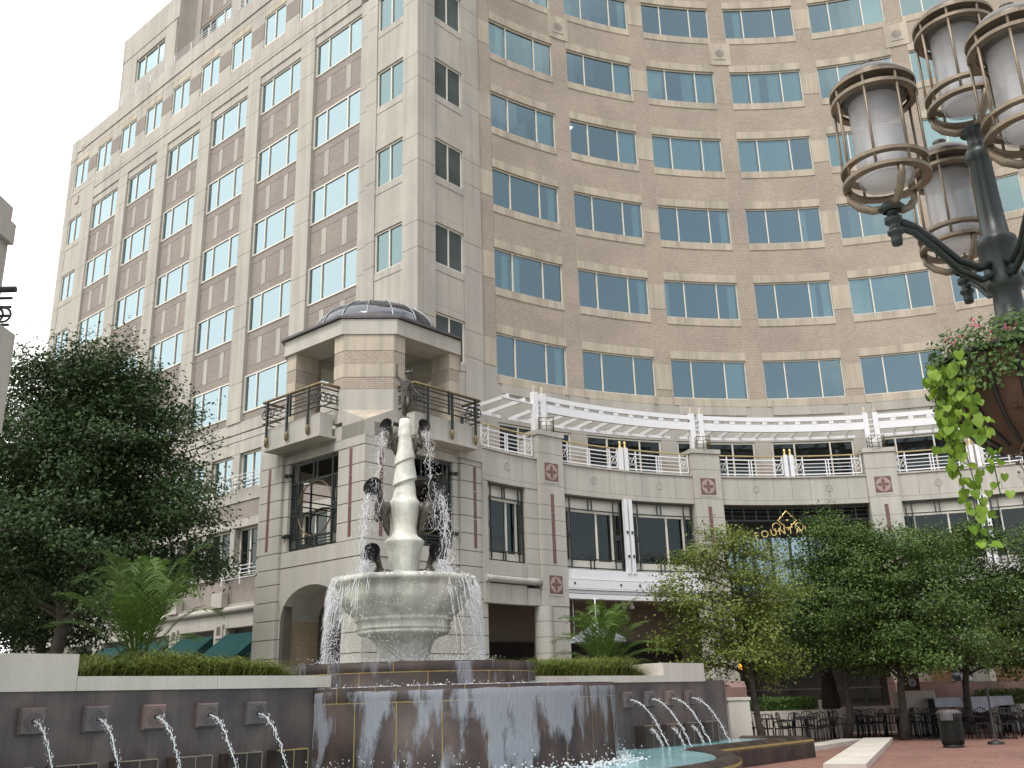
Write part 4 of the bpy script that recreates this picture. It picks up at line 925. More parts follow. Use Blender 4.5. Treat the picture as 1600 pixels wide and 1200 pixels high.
for k in range(len(po) - 1):
    if k < 2: continue
    c = MB(); g0 = .004
    def at(k, s, z):
        a_ = po[k][0] + (pi_[k][0] - po[k][0]) * s / .5; b_ = po[k][1] + (pi_[k][1] - po[k][1]) * s / .5; return Vector(G(a_, b_, z))
    P0 = [at(k, *p) for p in prof]; P1 = [at(k + 1, *p) for p in prof]; e = (P1[1] - P0[1]).normalized() * .006
    i0 = len(c.v); c.v += [tuple(p + e) for p in P0[1:]] + [tuple(p - e) for p in P1[1:]]; n = len(prof) - 1
    for q in range(n - 1): c.face([i0 + q, i0 + n + q, i0 + n + q + 1, i0 + q + 1], None, True)
    c.face([i0, i0 + n - 1] + [i0 + q for q in range(n - 2, 0, -1)]); c.build('coping_stone', M['granite'], pool)
    w_ = MB(); w_.poly([tuple(P0[0] + e), tuple(P1[0] - e), tuple((P1[0] - e)[:2]) + (.345,), tuple((P0[0] + e)[:2]) + (.345,)]); w_.build('wall_stone', M['granite'], pool)
    w_ = MB(); iw = Vector((AX[0], AX[1], 0)) * -.012; w_.poly([tuple(P0[0] + iw), tuple(P1[0] + iw), tuple((P1[0] + iw)[:2]) + (.43,), tuple((P0[0] + iw)[:2]) + (.43,)]); w_.build('grout_line', M['goldgrout'], pool)
def watermat():
    m, t, b = newmat('pool_water'); b.inputs['Roughness'].default_value = .06; b.inputs['Specular IOR Level'].default_value = .6
    n1 = nodes_noise(t, 1.1, 4, .6); c = ramp(t, n1.outputs[0], .3, .72, (.15, .37, .41), (.36, .58, .60)); t.links.new(c, b.inputs['Base Color'])
    n2 = nodes_noise(t, 5.0, 5, .65); bump(t, b, n2.outputs[0], .6, .05); return m
M['water'] = watermat()
M['drumwater'] = plain('clear_shallow_water', (.20, .21, .21), .08, 0, .6, .3, 2, .5)
w_ = MB(); ring = [G(p[0], p[1], .455) for p in rim_path(-.47)]; w_.poly([ring[0]] + ring[1:]); tag(w_.build('pool_water', M['water']), kind='structure')
w_ = MB(); w_.poly([G(p[0], p[1], .03) for p in rim_path(-.49)])
# low paved kerbs right of the pool
kb = thing('paving_kerb', 'pale stone kerb framing the paving right of the pool', 'kerb', G(-12, 28, 0))
def kerb(p, q, w_, h=.14):
    d = Vector((q[0] - p[0], q[1] - p[1])); nrm = Vector((-d.y, d.x)).normalized() * w_
    m_ = MB(); m_.prism([G(*p, 0)[:2], G(*q, 0)[:2], G(q[0] + nrm.x, q[1] + nrm.y, 0)[:2], G(p[0] + nrm.x, p[1] + nrm.y, 0)[:2]], .0, h); return m_.build('kerb_stone', M['coping'], kb)
for q in range(5):
    s0, s1 = q / 5, (q + .97) / 5
    kerb((-8.6 - 3.6 * s0, 20.6 + 10.9 * s0), (-8.6 - 3.6 * s1, 20.6 + 10.9 * s1), .85, .13)
    kerb((-12.3 - .5 * s0, 24.6 + 6.2 * s0), (-12.3 - .5 * s1, 24.6 + 6.2 * s1), .7, .125)

# spout walls with cream copings
def wall_side(side):
    left = side < 0; F = F_wl if left else F_wr
    w_ = thing('spout_wall', 'long grey granite fountain wall with five water spouts, left of the cascade' if left else 'granite fountain wall with four water spouts, right of the cascade', 'wall', G(AWL, 8 if left else 20, 0), 'granite walls beside the cascade')
    u0, u1 = (1.0, 10.95) if left else (15.7, 23.3)
    n = 12 if left else 8
    for q in range(n):
        a_, b_ = u0 + (u1 - u0) * q / n, u0 + (u1 - u0) * (q + 1) / n
        B1(F, a_ + .0015, b_ - .0015, -.5, 0, 0, 1.868).build('wall_slab', M['granitew'], w_)
    if left:
        segs_ = [(1.0, 3.9, 2.36), (3.9, 6.5, 2.36), (6.5, 8.7, 2.065), (8.7, 10.9, 2.065)]
    else: segs_ = [(15.6, 17.2, 2.02), (17.2, 20.4, 2.02), (20.4, 22.28, 2.31)]
    for a_, b_, zt in segs_: B1(F, a_ + .003, b_ - .003, -.55, .035, 1.872, zt).build('coping_stone', M['coping'], w_)
    if left: B1(lambda u, d, z: G(AWL - .55 - d, u, z), 6.05, 6.5, 0, 3.0, 1.9, 2.355).build('planter_cheek', M['coping'], w_)
    else: B1(F, 22.28, 23.3, -.5, .0, 1.869, 1.90).build('wall_cap', M['granitew'], w_); B1(lambda u, d, z: G(AWR - .55 - d, u, z), 20.45, 22.28, 0, .5, 1.8, 2.30).build('planter_cheek', M['coping'], w_)
    ub = 5.94 if left else 18.826; k = 5 if left else 4
    for i in range(-1 if left else 0, k if left else 4):
        u = ub + .87 * i; z = 1.495; s = .175
        b_ = MB(); b_.extrude(F, [(u - s, z - s), (u + s, z - s), (u + s, z + s), (u - s, z + s)], -.01, .06)
        b_.poly([F(u - s, .06, z - s), F(u + s, .06, z - s), F(u + s * .86, .10, z - s * .86), F(u - s * .86, .10, z - s * .86)]); b_.poly([F(u - s, .06, z + s), F(u + s, .06, z + s), F(u + s * .86, .10, z + s * .86), F(u - s * .86, .10, z + s * .86)])
        b_.poly([F(u - s, .06, z - s), F(u - s, .06, z + s), F(u - s * .86, .10, z + s * .86), F(u - s * .86, .10, z - s * .86)]); b_.poly([F(u + s, .06, z - s), F(u + s, .06, z + s), F(u + s * .86, .10, z + s * .86), F(u + s * .86, .10, z - s * .86)])
        b_.poly([F(u - s * .86, .10, z - s * .86), F(u + s * .86, .10, z - s * .86), F(u + s * .86, .10, z + s * .86), F(u - s * .86, .10, z + s * .86)])
        o = b_.build('spout_block', M['spout%d' % (i % 3)], w_)
        for rr in (.055, .085, .115): r_ = MB(); r_.torus((u, .102, z), rr, .008, F, 18, 4); r_.build('ring_relief', M['spout%d' % (i % 3)], o)
        r_ = MB(); r_.extrude(F, [(u + .03 * cos(q * pi / 5), z + .03 * sin(q * pi / 5)) for q in range(10)], .09, .104); r_.build('spout_hole', M['black'], o)
        # stepped stone under the spouts
        x0, x1 = u + .28, u + .86
        o = B1(F, x0, x1, 0, .28, .2, .93).build('foot_stone', M['granite'], w_)
        g_ = MB(); g_.box(F, x0 - .004, x1 + .006, .27, .284, .922, .938); g_.box(F, x1 - .008, x1 + .006, .0, .284, .2, .938); g_.box(F, x0 + .30, x0 + .312, .27, .283, .2, .93); g_.build('grout_line', M['goldgrout' if i == 4 else 'greygrout'], o)
    return w_
for q, c_ in enumerate(((.135, .105, .100), (.120, .105, .106), (.175, .120, .108))): M['spout%d' % q] = stone('spout_granite_%d' % q, c_, .2, .45, 2, 60, .15, .04, .5)
wall_side(-1); wall_side(1)

# cascade drums
cas = thing('cascade', 'two stacked round drums of dark granite panels with ochre joints under the falling water', 'cascade', DC)
def drum(c, r, z0, z1, ph, dp, n, cap, grout):
    core = MB(); core.lathe([(r - .004, z0), (r - .004, z1 - .01)], 96, c[:2]); core.build('grout_core', M[grout], cas)
    a00 = math.atan2(AX[1], AX[0])
    for k in range(n):
        a_ = a00 + ph + dp * k; g0 = .009 / r
        for za, zb in ((z0, cap - .009), (cap + .009, z1)):
            sh = 0 if za == z0 else dp * .5
            p = MB(); p.lathe([(r, za), (r, zb), (r - .03, zb)], 5, c[:2], a_ + g0 + sh, a_ + dp - g0 + sh, True)
            p.build('granite_panel', M['granite'], cas)
    p = MB(); p.lathe([(r - .03, z1 - .001), (r - .45, z1 - .001), (r - .45, z1 - .2)], 64, c[:2]); p.build('drum_top', M['granite'], cas)
drum(DC, DRr, .2, ZT, -1.275 - .232 * 2, .232, 14, 1.60, 'goldgrout')
drum(S, 2.64, 1.2, 2.28, -2.42, .46, 11, 2.10, 'goldgrout')
for c, r, z in ((DC, DRr - .06, ZT - .03), (S, 2.5, 2.24)):
    w_ = MB(); w_.lathe([(0.01, z), (r, z)], 48, c[:2]); w_.build('basin_water', M['drumwater'], cas)

# ------------------------------------------------------------------ centrepiece
ctr = thing('fountain_centrepiece', 'pale green marble fountain with wide basin, swelling shaft and bronze horn spouts', 'fountain', S)
def spiral(a_, z):
    if z < 5.74 or z > 7.02: return 1.0
    e = .5 - .5 * cos(min(1, (z - 5.74) / .25, (7.02 - z) / .2) * pi); zz = z - .085 * e * sin(a_ - vd)
    r = .255 - (zz - 5.70) * .17 if zz < 6.02 else (.262 - (zz - 6.02) * .155 if zz < 6.48 else .226 - (zz - 6.48) * .11)
    return max(.12, r)
vd = math.atan2(-S[1], -S[0])                             # towards the viewer
sp = [(.29, 3.8), (.29, 4.0), (.30, 4.15), (.315, 4.3), (.345, 4.52), (.38, 4.65), (.415, 4.74), (.42, 4.78), (.36, 4.83), (.29, 4.88), (.258, 4.94), (.255, 5.05), (.262, 5.12), (.275, 5.2), (.30, 5.32), (.325, 5.44), (.338, 5.53), (.325, 5.60), (.285, 5.65), (.258, 5.70)]
z = 5.745
while z < 7.02: sp.append((1.0, z)); z += .012
sp += [(.166, 7.03), (.17, 7.06), (.155, 7.09), (.138, 7.25), (.118, 7.42), (.10, 7.44), (0, 7.44)]
p = MB(); p.lathe(sp, 90, S[:2], tw=spiral); p.build('shaft', M['marble'], ctr)
bs = [(.0, 3.86), (1.30, 3.90), (1.36, 3.97), (1.42, 3.99), (1.465, 3.96), (1.47, 3.90), (1.44, 3.86), (1.36, 3.83), (1.345, 3.75), (1.33, 3.62), (1.27, 3.48), (1.17, 3.36), (1.05, 3.26), (.99, 3.22), (.985, 3.20), (1.0, 3.18), (.99, 3.15), (.95, 3.13), (.945, 3.04), (.95, 3.02), (.965, 3.0), (.945, 2.98), (.92, 2.97), (.925, 2.95), (.94, 2.93), (.92, 2.90), (.86, 2.87), (.72, 2.84), (.63, 2.78), (.57, 2.68), (.535, 2.55), (.525, 2.42), (.53, 2.2)]
p = MB(); p.lathe(bs[::-1], 72, S[:2]); p.build('basin', M['marble'], ctr)
p = MB(); p.lathe([(.01, 3.94), (1.37, 3.94)], 48, S[:2]); p.build('basin_water', M['drumwater'], ctr)
p = MB(); pth = [(S[0] + .56 * cos(a_), S[1] + .56 * sin(a_), z) for a_, z in [(-2.6 + 1.5 * q / 10, 2.85 - .62 * q / 10) for q in range(11)]]; p.tube(pth, .03, 5); p.build('sash_relief', M['marble'], ctr)
vd = math.atan2(-S[1], -S[0])                             # towards the viewer
def horn(ang, r, z, s, name='horn_spout'):
    """bronze figure of a bent body ending in a flared horn"""
    o = Vector((cos(ang), sin(ang), 0)); sd = Vector((-sin(ang), cos(ang), 0)); c = Vector((S[0], S[1], 0)) + o * r; Zv = Vector((0, 0, 1))
    vw = Vector((cos(vd), sin(vd), 0)) if o.dot(Vector((cos(vd), sin(vd), 0))) > -.2 else o; body = MB(); P = lambda x, h, f=0: tuple(c + o * x * s + vw * f * s + Zv * (z + h * s))
    body.tube([P(.02, -.62), P(.06, -.45), P(.12, -.25), P(.19, -.06), P(.22, .08), P(.22, .18)], [.02 * s, .08 * s, .13 * s, .16 * s, .13 * s, .06 * s], 9); ob = body.build(name, M['bronze'], ctr)
    k_ = MB(); k_.ball(P(.05, .0), .12 * s, 6, (1, 1, 1.1)); k_.build('boss', M['bronze'], ob)
    for e in (-1, 1):
        a2 = MB(); q = lambda x, y, h: tuple(c + o * x * s + sd * e * y * s + Zv * (z + h * s)); a2.tube([q(.2, .1, -.1), q(.3, .15, -.18), q(.26, .1, -.3)], [.05 * s, .045 * s, .03 * s], 6); a2.build('limb', M['bronze'], ob)
    h_ = MB(); h_.tube([P(.17, .02), P(.20, .16), P(.24, .27), P(.29, .35, .03), P(.35, .40, .09), P(.40, .43, .17)], [.06 * s, .055 * s, .065 * s, .10 * s, .155 * s, .22 * s], 18, False); oh = h_.build('horn', M['bronze'], ob)
    h_ = MB(); h_.tube([P(.398, .43, .167), P(.35, .40, .09), P(.30, .36, .04)], [.205 * s, .14 * s, .03 * s], 18, False); h_.build('horn_mouth', M['black'], ob)  # inside coloured black in place of the shade in the flare
    return P(.44, .27, .17)
mouths = []
for r, z, s, offs in ((.16, 6.98, .66, (-1.4, -.2 + pi, 1.3)), (.32, 5.48, .95, (-1.42, pi, 1.3)), (.32, 4.07, 1.0, (-1.3, pi, 1.25))):
    for of in offs: mouths.append((horn(vd - of, r, z, s), s))
# bronze figure on top, one arm raised
fig = thing('bronze_figure', 'slender bronze figure with raised arm standing on top of the fountain shaft', 'statue', (S[0], S[1], 7.44))
def figure():
    rt = Vector((cos(vd + pi / 2), sin(vd + pi / 2), 0)); fw = Vector((cos(vd), sin(vd), 0)); k = .62
    V = []; Rr = []; E = []
    def v(x, y, z, r, p=None):
        V.append(Vector((S[0], S[1], 7.44)) + rt * x * k + fw * y * k + Vector((0, 0, z * k))); Rr.append(r * k); i = len(V) - 1
        if p is not None: E.append((p, i))
        return i
    pel = v(.02, 0, .92, .13); w1 = v(-.02, 0, 1.08, .115, pel); ch = v(0, .02, 1.30, .15, w1); nk = v(.06, .02, 1.47, .055, ch); hd0 = v(.09, .03, 1.55, .075, nk); hd1 = v(.11, .05, 1.66, .095, hd0); v(.11, .04, 1.75, .06, hd1)
    # standing leg and trailing leg
    h1 = v(-.06, .0, .86, .105, pel); k1 = v(-.07, .05, .48, .07, h1); a1 = v(-.05, .0, .09, .042, k1); v(-.04, .16, .02, .035, a1)
    h2 = v(.10, .0, .86, .10, pel); k2 = v(.09, .10, .50, .066, h2); a2 = v(.02, -.12, .20, .04, k2); v(0, -.2, .10, .03, a2)
    # raised arm (viewer's left), lowered arm (viewer's right)
    s1 = v(-.15, .02, 1.41, .065, ch); e1 = v(-.30, .04, 1.58, .045, s1); w_ = v(-.31, .05, 1.86, .034, e1); hh = v(-.30, .05, 1.95, .035, w_); v(-.31, .05, 2.05, .014, hh); v(-.27, .06, 2.02, .012, hh); v(-.345, .05, 1.99, .012, hh)
    s2 = v(.17, .02, 1.38, .065, ch); e2 = v(.28, -.02, 1.12, .048, s2); w2 = v(.46, .04, .92, .034, e2); h2_ = v(.53, .06, .86, .032, w2); v(.58, .08, .80, .013, h2_); v(.56, .04, .78, .012, h2_); v(.60, .07, .85, .012, h2_)
    me = bpy.data.meshes.new('body'); me.from_pydata([tuple(p) for p in V], E, []); me.materials.append(M['bronze'])
    o = mk('body', me, fig); o.modifiers.new('skin', 'SKIN'); o.modifiers['skin'].use_smooth_shade = True; ss = o.modifiers.new('sub', 'SUBSURF'); ss.levels = 2; ss.render_levels = 2
    me.skin_vertices or me.attributes
    lay = me.skin_vertices[0] if len(me.skin_vertices) else None
    return o, Rr, rt, fw, k
o_, Rr, rt, fw, kf = figure()
if not len(o_.data.skin_vertices):
    bpy.context.view_layer.objects.active = o_; bpy.ops.mesh.customdata_skin_add()
for i, sv in enumerate(o_.data.skin_vertices[0].data): sv.radius = (Rr[i], Rr[i]); sv.use_root = (i == 0)
hp = Vector((S[0], S[1], 7.44)) + rt * .11 * kf + fw * .04 * kf + Vector((0, 0, 1.72 * kf))
p = MB(); p.ball(tuple(hp), .105 * kf, 6, (1, 1, .8)); p.lathe([(.10 * kf, hp.z - .02), (.15 * kf, hp.z - .03), (.10 * kf, hp.z)], 16, (hp.x, hp.y)); p.build('winged_cap', M['bronze'], fig)
for e in (-1, 1):
    q = hp + rt * e * .09 * kf; p = MB(); p.poly([tuple(q), tuple(q + rt * e * .09 * kf + Vector((0, 0, .14 * kf))), tuple(q + rt * e * .02 * kf + Vector((0, 0, .12 * kf)) - fw * .06)]); p.build('cap_wing', M['bronze'], fig)
p = MB(); q = Vector((S[0], S[1], 7.44)); p.tube([tuple(q + rt * .12 * kf + Vector((0, 0, 1.38 * kf)) - fw * .09), tuple(q + rt * .16 * kf + Vector((0, 0, 1.0 * kf)) - fw * .12), tuple(q + rt * .15 * kf + Vector((0, 0, .55 * kf)) - fw * .08)], [.03, .06, .02], 7); p.build('drapery', M['bronze'], fig)
p = MB(); p.lathe([(.10, 7.435), (.10, 7.47), (.0, 7.475)], 14, S[:2]); p.build('foot_plate', M['bronze'], fig)

# ------------------------------------------------------------------ moving water
def foammat(name, alpha, col=(.86, .88, .90), streak=None):
    m, t, b = newmat(name); b.inputs['Base Color'].default_value = (*col, 1); b.inputs['Roughness'].default_value = .12; b.inputs['Specular IOR Level'].default_value = .7
    if streak is None: b.inputs['Alpha'].default_value = alpha
    else:
        n = nodes_noise(t, 1.0, 6, .62, stretch=streak); g = t.nodes.new('ShaderNodeNewGeometry'); sx = t.nodes.new('ShaderNodeSeparateXYZ'); t.links.new(g.outputs['Position'], sx.inputs[0]); ma = t.nodes.new('ShaderNodeMath'); ma.operation = 'MULTIPLY_ADD'; ma.inputs[1].default_value = .10; ma.inputs[2].default_value = -.06; t.links.new(sx.outputs[2], ma.inputs[0])
        mb = t.nodes.new('ShaderNodeMath'); mb.operation = 'ADD'; t.links.new(ma.outputs[0], mb.inputs[0]); t.links.new(n.outputs[0], mb.inputs[1]); r = ramp(t, mb.outputs[0], .515, .60, (0, 0, 0), (alpha,) * 3); t.links.new(r, b.inputs['Alpha']); n2 = nodes_noise(t, 9, 4, stretch=(3, 3, .5)); bump(t, b, n2.outputs[0], .8, .03)
    return m
M['jet'] = foammat('jet_water', .5); M['drop'] = foammat('water_drop', .42, (.92, .93, .95))
M['sheet'] = foammat('falling_sheet', .52, (.44, .46, .52), (1.9, 1.9, .52)); M['foam'] = foammat('white_foam', .55, (.92, .94, .95))
wr = random.Random(3)
drops = MB()
def drop(p, r, st=1.0):
    i = len(drops.v); x, y, z = p; drops.v += [(x + r, y, z), (x, y + r, z), (x - r, y, z), (x, y - r, z), (x, y, z + r * st), (x, y, z - r * st)]
    for a_, b_ in ((0, 1), (1, 2), (2, 3), (3, 0)): drops.face([i + a_, i + b_, i + 4], [(0, 0)] * 3, True); drops.face([i + b_, i + a_, i + 5], [(0, 0)] * 3, True)
def jet(p0, d, v, z1, r0, label=None, n=26, stuff=None, spread=.012):
    """ballistic stream from p0 along horizontal d"""
    p0 = Vector(p0); d = Vector(d); T = math.sqrt(max(.01, 2 * (p0.z - z1) / 9.8)); pth = []; rr = []
    for q in range(n + 1):
        t = T * q / n; p = p0 + d * v * t + Vector((0, 0, -4.9 * t * t)); w1 = .3 + q / n
        pth.append(p + Vector((wr.gauss(0, spread), wr.gauss(0, spread), wr.gauss(0, spread * .5))) * w1); rr.append(r0 * wr.uniform(.55, 1.25) * (1 - .25 * q / n))
        for _ in range(5 if q > 3 else 1): drop(p + Vector((wr.gauss(0, spread * 1.5), wr.gauss(0, spread * 1.5), wr.gauss(0, .03))), wr.uniform(.004, .010), 2.2)
    m_ = stuff or MB(); m_.tube(pth, rr, 6)
    if stuff is None: return m_.build('water_jet', M['jet'])
    return p0 + d * v * T
ad = (AX[0], AX[1], 0)
jl = ['leftmost water jet of the long left spout wall', 'second water jet from the left frame edge', 'third water jet from the left, from the reddish spout', 'fourth water jet from the left', 'left wall water jet closest to the cascade']
for i in range(5): tag(jet(F_wl(5.94 + .87 * i, .11, 1.495), ad, 2.0, .4, .010), jl[i], 'water jet', 'water jets of the spout walls')
jr = ['right wall water jet closest to the cascade', 'second water jet right of the cascade', 'third water jet right of the cascade', 'water jet at the far right end of the spout wall']
for i in range(4): tag(jet(F_wr(18.826 + .87 * i, .11, 1.495), ad, 2.1, .4, .014), jr[i], 'water jet', 'water jets of the spout walls')
for i in range(3): jet(F_wr(19.3 + .87 * i, .29, .85), ad, 1.1, .4, .013, stuff=drops)
# horn streams breaking up into drops
falls = MB()
for (mth, s) in mouths:
    o = Vector((mth[0] - S[0], mth[1] - S[1], 0)).normalized(); zb = 3.95
    if s < .8: zb = 5.0
    for e in range(5 if s > .8 else 3): jet(Vector(mth) + Vector((wr.gauss(0, .03), wr.gauss(0, .03), -.03)), o, wr.uniform(.12, .45), zb, .009 * s, stuff=falls, n=16, spread=.04)
    for e in range(700 if s > .8 else 420):
        t = wr.random() ** .6 * math.sqrt(2 * max(.05, mth[2] - zb) / 9.8); p = Vector(mth) + o * wr.uniform(0, .75) * t + Vector((wr.gauss(0, .06), wr.gauss(0, .06), -4.9 * t * t)); drop(p, wr.uniform(.003, .010), 1.6)
# curtain falling from the basin rim
for e in range(9000):
    a_ = vd + wr.gauss(0, 1.3) if wr.random() < .16 else vd + (1.5 if wr.random() < .6 else -1.5) + wr.gauss(0, .42)
    f = wr.random(); zz = 3.93 - f ** .8 * 1.7; rr = 1.475 + .14 * math.sqrt(f) + wr.gauss(0, .03)
    drop((S[0] + rr * cos(a_), S[1] + rr * sin(a_), zz), wr.uniform(.003, .010), wr.uniform(1, 2.4))
for e in range(330):
    a_ = vd + (1.5 if wr.random() < .6 else -1.5) + wr.gauss(0, .45); z0 = 3.95 - wr.random() ** 2 * .8; ln = wr.uniform(.15, .9); rr = 1.48 + (3.95 - z0) * .10
    p = [(S[0] + (rr + .03 * q) * cos(a_ + wr.gauss(0, .006)), S[1] + (rr + .03 * q) * sin(a_ + wr.gauss(0, .006)), z0 - ln * q / 4) for q in range(5)]; falls.tube(p, [.002, .007, .006, .004, .001], 4)
for e in range(420):                                     # foam lip of the basin
    a_ = wr.random() * 2 * pi; drops_r = 1.46 + wr.gauss(0, .02); falls.ball((S[0] + drops_r * cos(a_), S[1] + drops_r * sin(a_), 3.98 + wr.gauss(0, .012)), wr.uniform(.008, .022), 3, (1, 1, .7))
# splash on the upper drum and along its foot, and at the pool
for e in range(1500):
    a_ = wr.random() * 2 * pi; rr = 1.6 + wr.gauss(0, .2); drop((S[0] + rr * cos(a_), S[1] + rr * sin(a_), 2.27 + abs(wr.gauss(0, .09))), wr.uniform(.005, .013))
def foam_line(c, r, z, n, a0, a1, amp, w_=.05):
    for e in range(n):
        a_ = a0 + (a1 - a0) * wr.random(); rr = r + abs(wr.gauss(0, w_)); q = abs(wr.gauss(0, amp)); sz = wr.uniform(.010, .03)
        if wr.random() < .6: falls.ball((c[0] + rr * cos(a_), c[1] + rr * sin(a_), z + q * .6), sz, 3, (1.2, 1.2, .8))
        else: drop((c[0] + rr * cos(a_), c[1] + rr * sin(a_), z + q * 1.6), sz * .5, 1.5)
a00 = math.atan2(AX[1], AX[0])
foam_line(S, 2.66, ZT - .02, 520, a00 - 1.5, a00 + 1.2, .035, .03)
foam_line(DC, DRr + .05, .45, 1500, a00 - 1.5, a00 + 1.6, .09, .16)
tag(falls.build('falling_water', M['foam']), 'white falling water and foam on the fountain', 'water', kind='stuff')
tag(drops.build('water_spray', M['drop']), 'water drops splashing round the fountain', 'spray', kind='stuff')
# thin sheet of water running down the drums
M['sheet2'] = foammat('thin_sheet', .5, (.40, .42, .48), (2.6, 2.6, .5))
_r = [e for nd in M['sheet2'].node_tree.nodes if nd.type == 'VALTORGB' for e in nd.color_ramp.elements]; _r[0].position = .70; _r[1].position = .82
def sheet(c, r, z0, z1, n, lab_, mt='sheet'):
    m_ = MB(); nv = 16; a0, a1 = a00 - 1.55, a00 + 1.75; i0 = 0
    for k in range(nv + 1):
        z = z1 + (z0 - z1) * k / nv
        for j in range(n + 1):
            a_ = a0 + (a1 - a0) * j / n; q = noise.noise((a_ * 9, z * 1.6, r)); rr = r + .012 + .012 * q + .03 * (k / nv) ** 2 + (-.05 if k == 0 else 0)
            m_.v.append((c[0] + rr * cos(a_), c[1] + rr * sin(a_), z + (.008 if k == 0 else 0)))
    for k in range(nv):
        for j in range(n): a_ = k * (n + 1) + j; m_.face([a_, a_ + 1, a_ + n + 2, a_ + n + 1], [(0, 0)] * 4, True)
    tag(m_.build('water_sheet', M[mt]), lab_, 'water', kind='stuff')
sheet(DC, DRr, .38, ZT + .005, 120, 'thin grey sheet of water running down the lower drum'); sheet(S, 2.64, ZT - .02, 2.285, 90, 'thin sheet of water over the upper drum edge', 'sheet2')
# ------------------------------------------------------------------ vegetation helpers
import numpy as np
def leaf_mesh(name, P, N, size, mat, rg, asp=.55, T=None):
    """one rhombic leaf per point; N rough normals"""
    n = len(P); t = rg.normal(size=(n, 3)) if T is None else T + rg.normal(size=(n, 3)) * .25
    N = N / (np.linalg.norm(N, axis=1, keepdims=True) + 1e-9); t -= N * (t * N).sum(1, keepdims=True); t /= np.linalg.norm(t, axis=1, keepdims=True) + 1e-9
    s = np.cross(N, t); L_ = size * rg.uniform(.6, 1.3, (n, 1)); W_ = L_ * asp * .5
    q = np.empty((n, 4, 3)); q[:, 0] = P; q[:, 1] = P + t * L_ * .5 + s * W_ - N * L_ * .06; q[:, 2] = P + t * L_ - N * L_ * .12; q[:, 3] = P + t * L_ * .5 - s * W_ - N * L_ * .06
    me = bpy.data.meshes.new(name); me.vertices.add(4 * n); me.vertices.foreach_set('co', q.ravel()); me.loops.add(4 * n); me.loops.foreach_set('vertex_index', np.arange(4 * n, dtype=np.int32))
    me.polygons.add(n); me.polygons.foreach_set('loop_start', np.arange(0, 4 * n, 4, dtype=np.int32)); me.update(calc_edges=True); me.materials.append(mat); return me
def tree(name, label, cat_group, base, trunk_h, ctr, rad, nprim, leaves, size, mat, seed, r0=.13, lean=(0, 0), cone=0.0, sig=.30, flat=.5, sub=6):
    rg = np.random.default_rng(seed); r2 = random.Random(seed); base = Vector(base); ctr = Vector(ctr); rad = Vector(rad)
    root = thing(name, label, 'tree', tuple(base), cat_group)
    topz = ctr.z + rad.z * .75; tw = MB(); top = Vector((ctr.x, ctr.y, topz)); pts = []; n = 9
    for q in range(n + 1):
        f = q / n; p = base.lerp(top, f); k = f * (1 - f) * .35; pts.append(p + Vector((r2.gauss(0, k), r2.gauss(0, k), 0)))
    tw.tube(pts, [r0 * (1.25 if q == 0 else 1) * (1 - .82 * q / n) for q in range(n + 1)], 9)
    tr = tw.build('trunk', M['bark'], root)
    tips = []; lb = MB()
    for i in range(nprim):
        f = (i + r2.random()) / nprim; z0 = base.z + trunk_h + (topz - base.z - trunk_h) * (f ** 1.15) * .92
        a_ = i * 2.39996 + r2.uniform(-.4, .4); p0 = None
        for q in range(n):
            if pts[q].z <= z0 <= pts[q + 1].z: p0 = pts[q].lerp(pts[q + 1], (z0 - pts[q].z) / (pts[q + 1].z - pts[q].z))
        if p0 is None: continue
        zt = z0 + r2.uniform(.25, .9) * (1 - f * .3) * rad.z * .35; h = max(-1, min(1, (zt - ctr.z) / rad.z)); w_ = math.sqrt(max(.03, 1 - h * h)) * (1 - cone * (h + .3))
        rr = r2.uniform(.72, 1.0) * w_; p1 = Vector((ctr.x + rad.x * rr * cos(a_), ctr.y + rad.y * rr * sin(a_), zt)); mid = p0.lerp(p1, .5) + Vector((r2.gauss(0, .15), r2.gauss(0, .15), r2.uniform(0, .35)))
        rb = r0 * .42 * (1 - .6 * f); lb.tube([p0, p0.lerp(mid, .5) + Vector((0, 0, .05)), mid, p1], [rb, rb * .75, rb * .5, .008], 5)
        for s in range(sub):
            g = r2.uniform(.3, 1.0); st = (p0.lerp(mid, g * 2) if g < .5 else mid.lerp(p1, g * 2 - 1)); d = Vector((r2.gauss(0, 1), r2.gauss(0, 1), r2.gauss(.15, .5))).normalized() * r2.uniform(.35, .95) * min(rad) * .32
            e = st + d; lb.tube([st, st.lerp(e, .5) + Vector((0, 0, .04)), e], [rb * .28 + .004, rb * .18 + .003, .003], 4); tips.append((st.lerp(e, .6), d)); tips.append((e, d))
        tips.append((p1, (p1 - mid)))
    lb.build('limbs', M['bark'], root)
    T_ = np.array([tuple(t[0]) for t in tips]); wts = rg.uniform(.3, 1.6, len(T_)); idx = rg.choice(len(T_), leaves, p=wts / wts.sum())
    off = rg.normal(size=(leaves, 3)) * np.array([sig, sig, sig * flat]); P = T_[idx] + off
    c = np.array(tuple(ctr)); rd = np.array(tuple(rad)); N = (P - c) / rd * .6 + rg.normal(size=(leaves, 3)) * .55 + np.array([0, 0, .75])
    mk('crown', leaf_mesh('crown', P, N, size, mat, rg), root); return root
LT_ = 'tall dark trees at the left'; RT_ = 'small plaza trees at the right'
tree('shade_tree', 'large dark leafy tree in front of the left wing', LT_, (-12.75, 27.2, 0), 4.0, (-12.2, 27.0, 7.9), (4.5, 3.6, 4.6), 78, 120000, .12, M['leafdark'], 11, .24, cone=.38, sig=.36, sub=8)
tree('shade_tree', 'dark tree at the left frame edge beside the stone building', LT_, (-17.0, 29.5, 0), 3.6, (-17.6, 29.5, 6.9), (3.8, 3.2, 5.4), 56, 60000, .13, M['leafdark'], 12, .22, cone=.3, sig=.36)
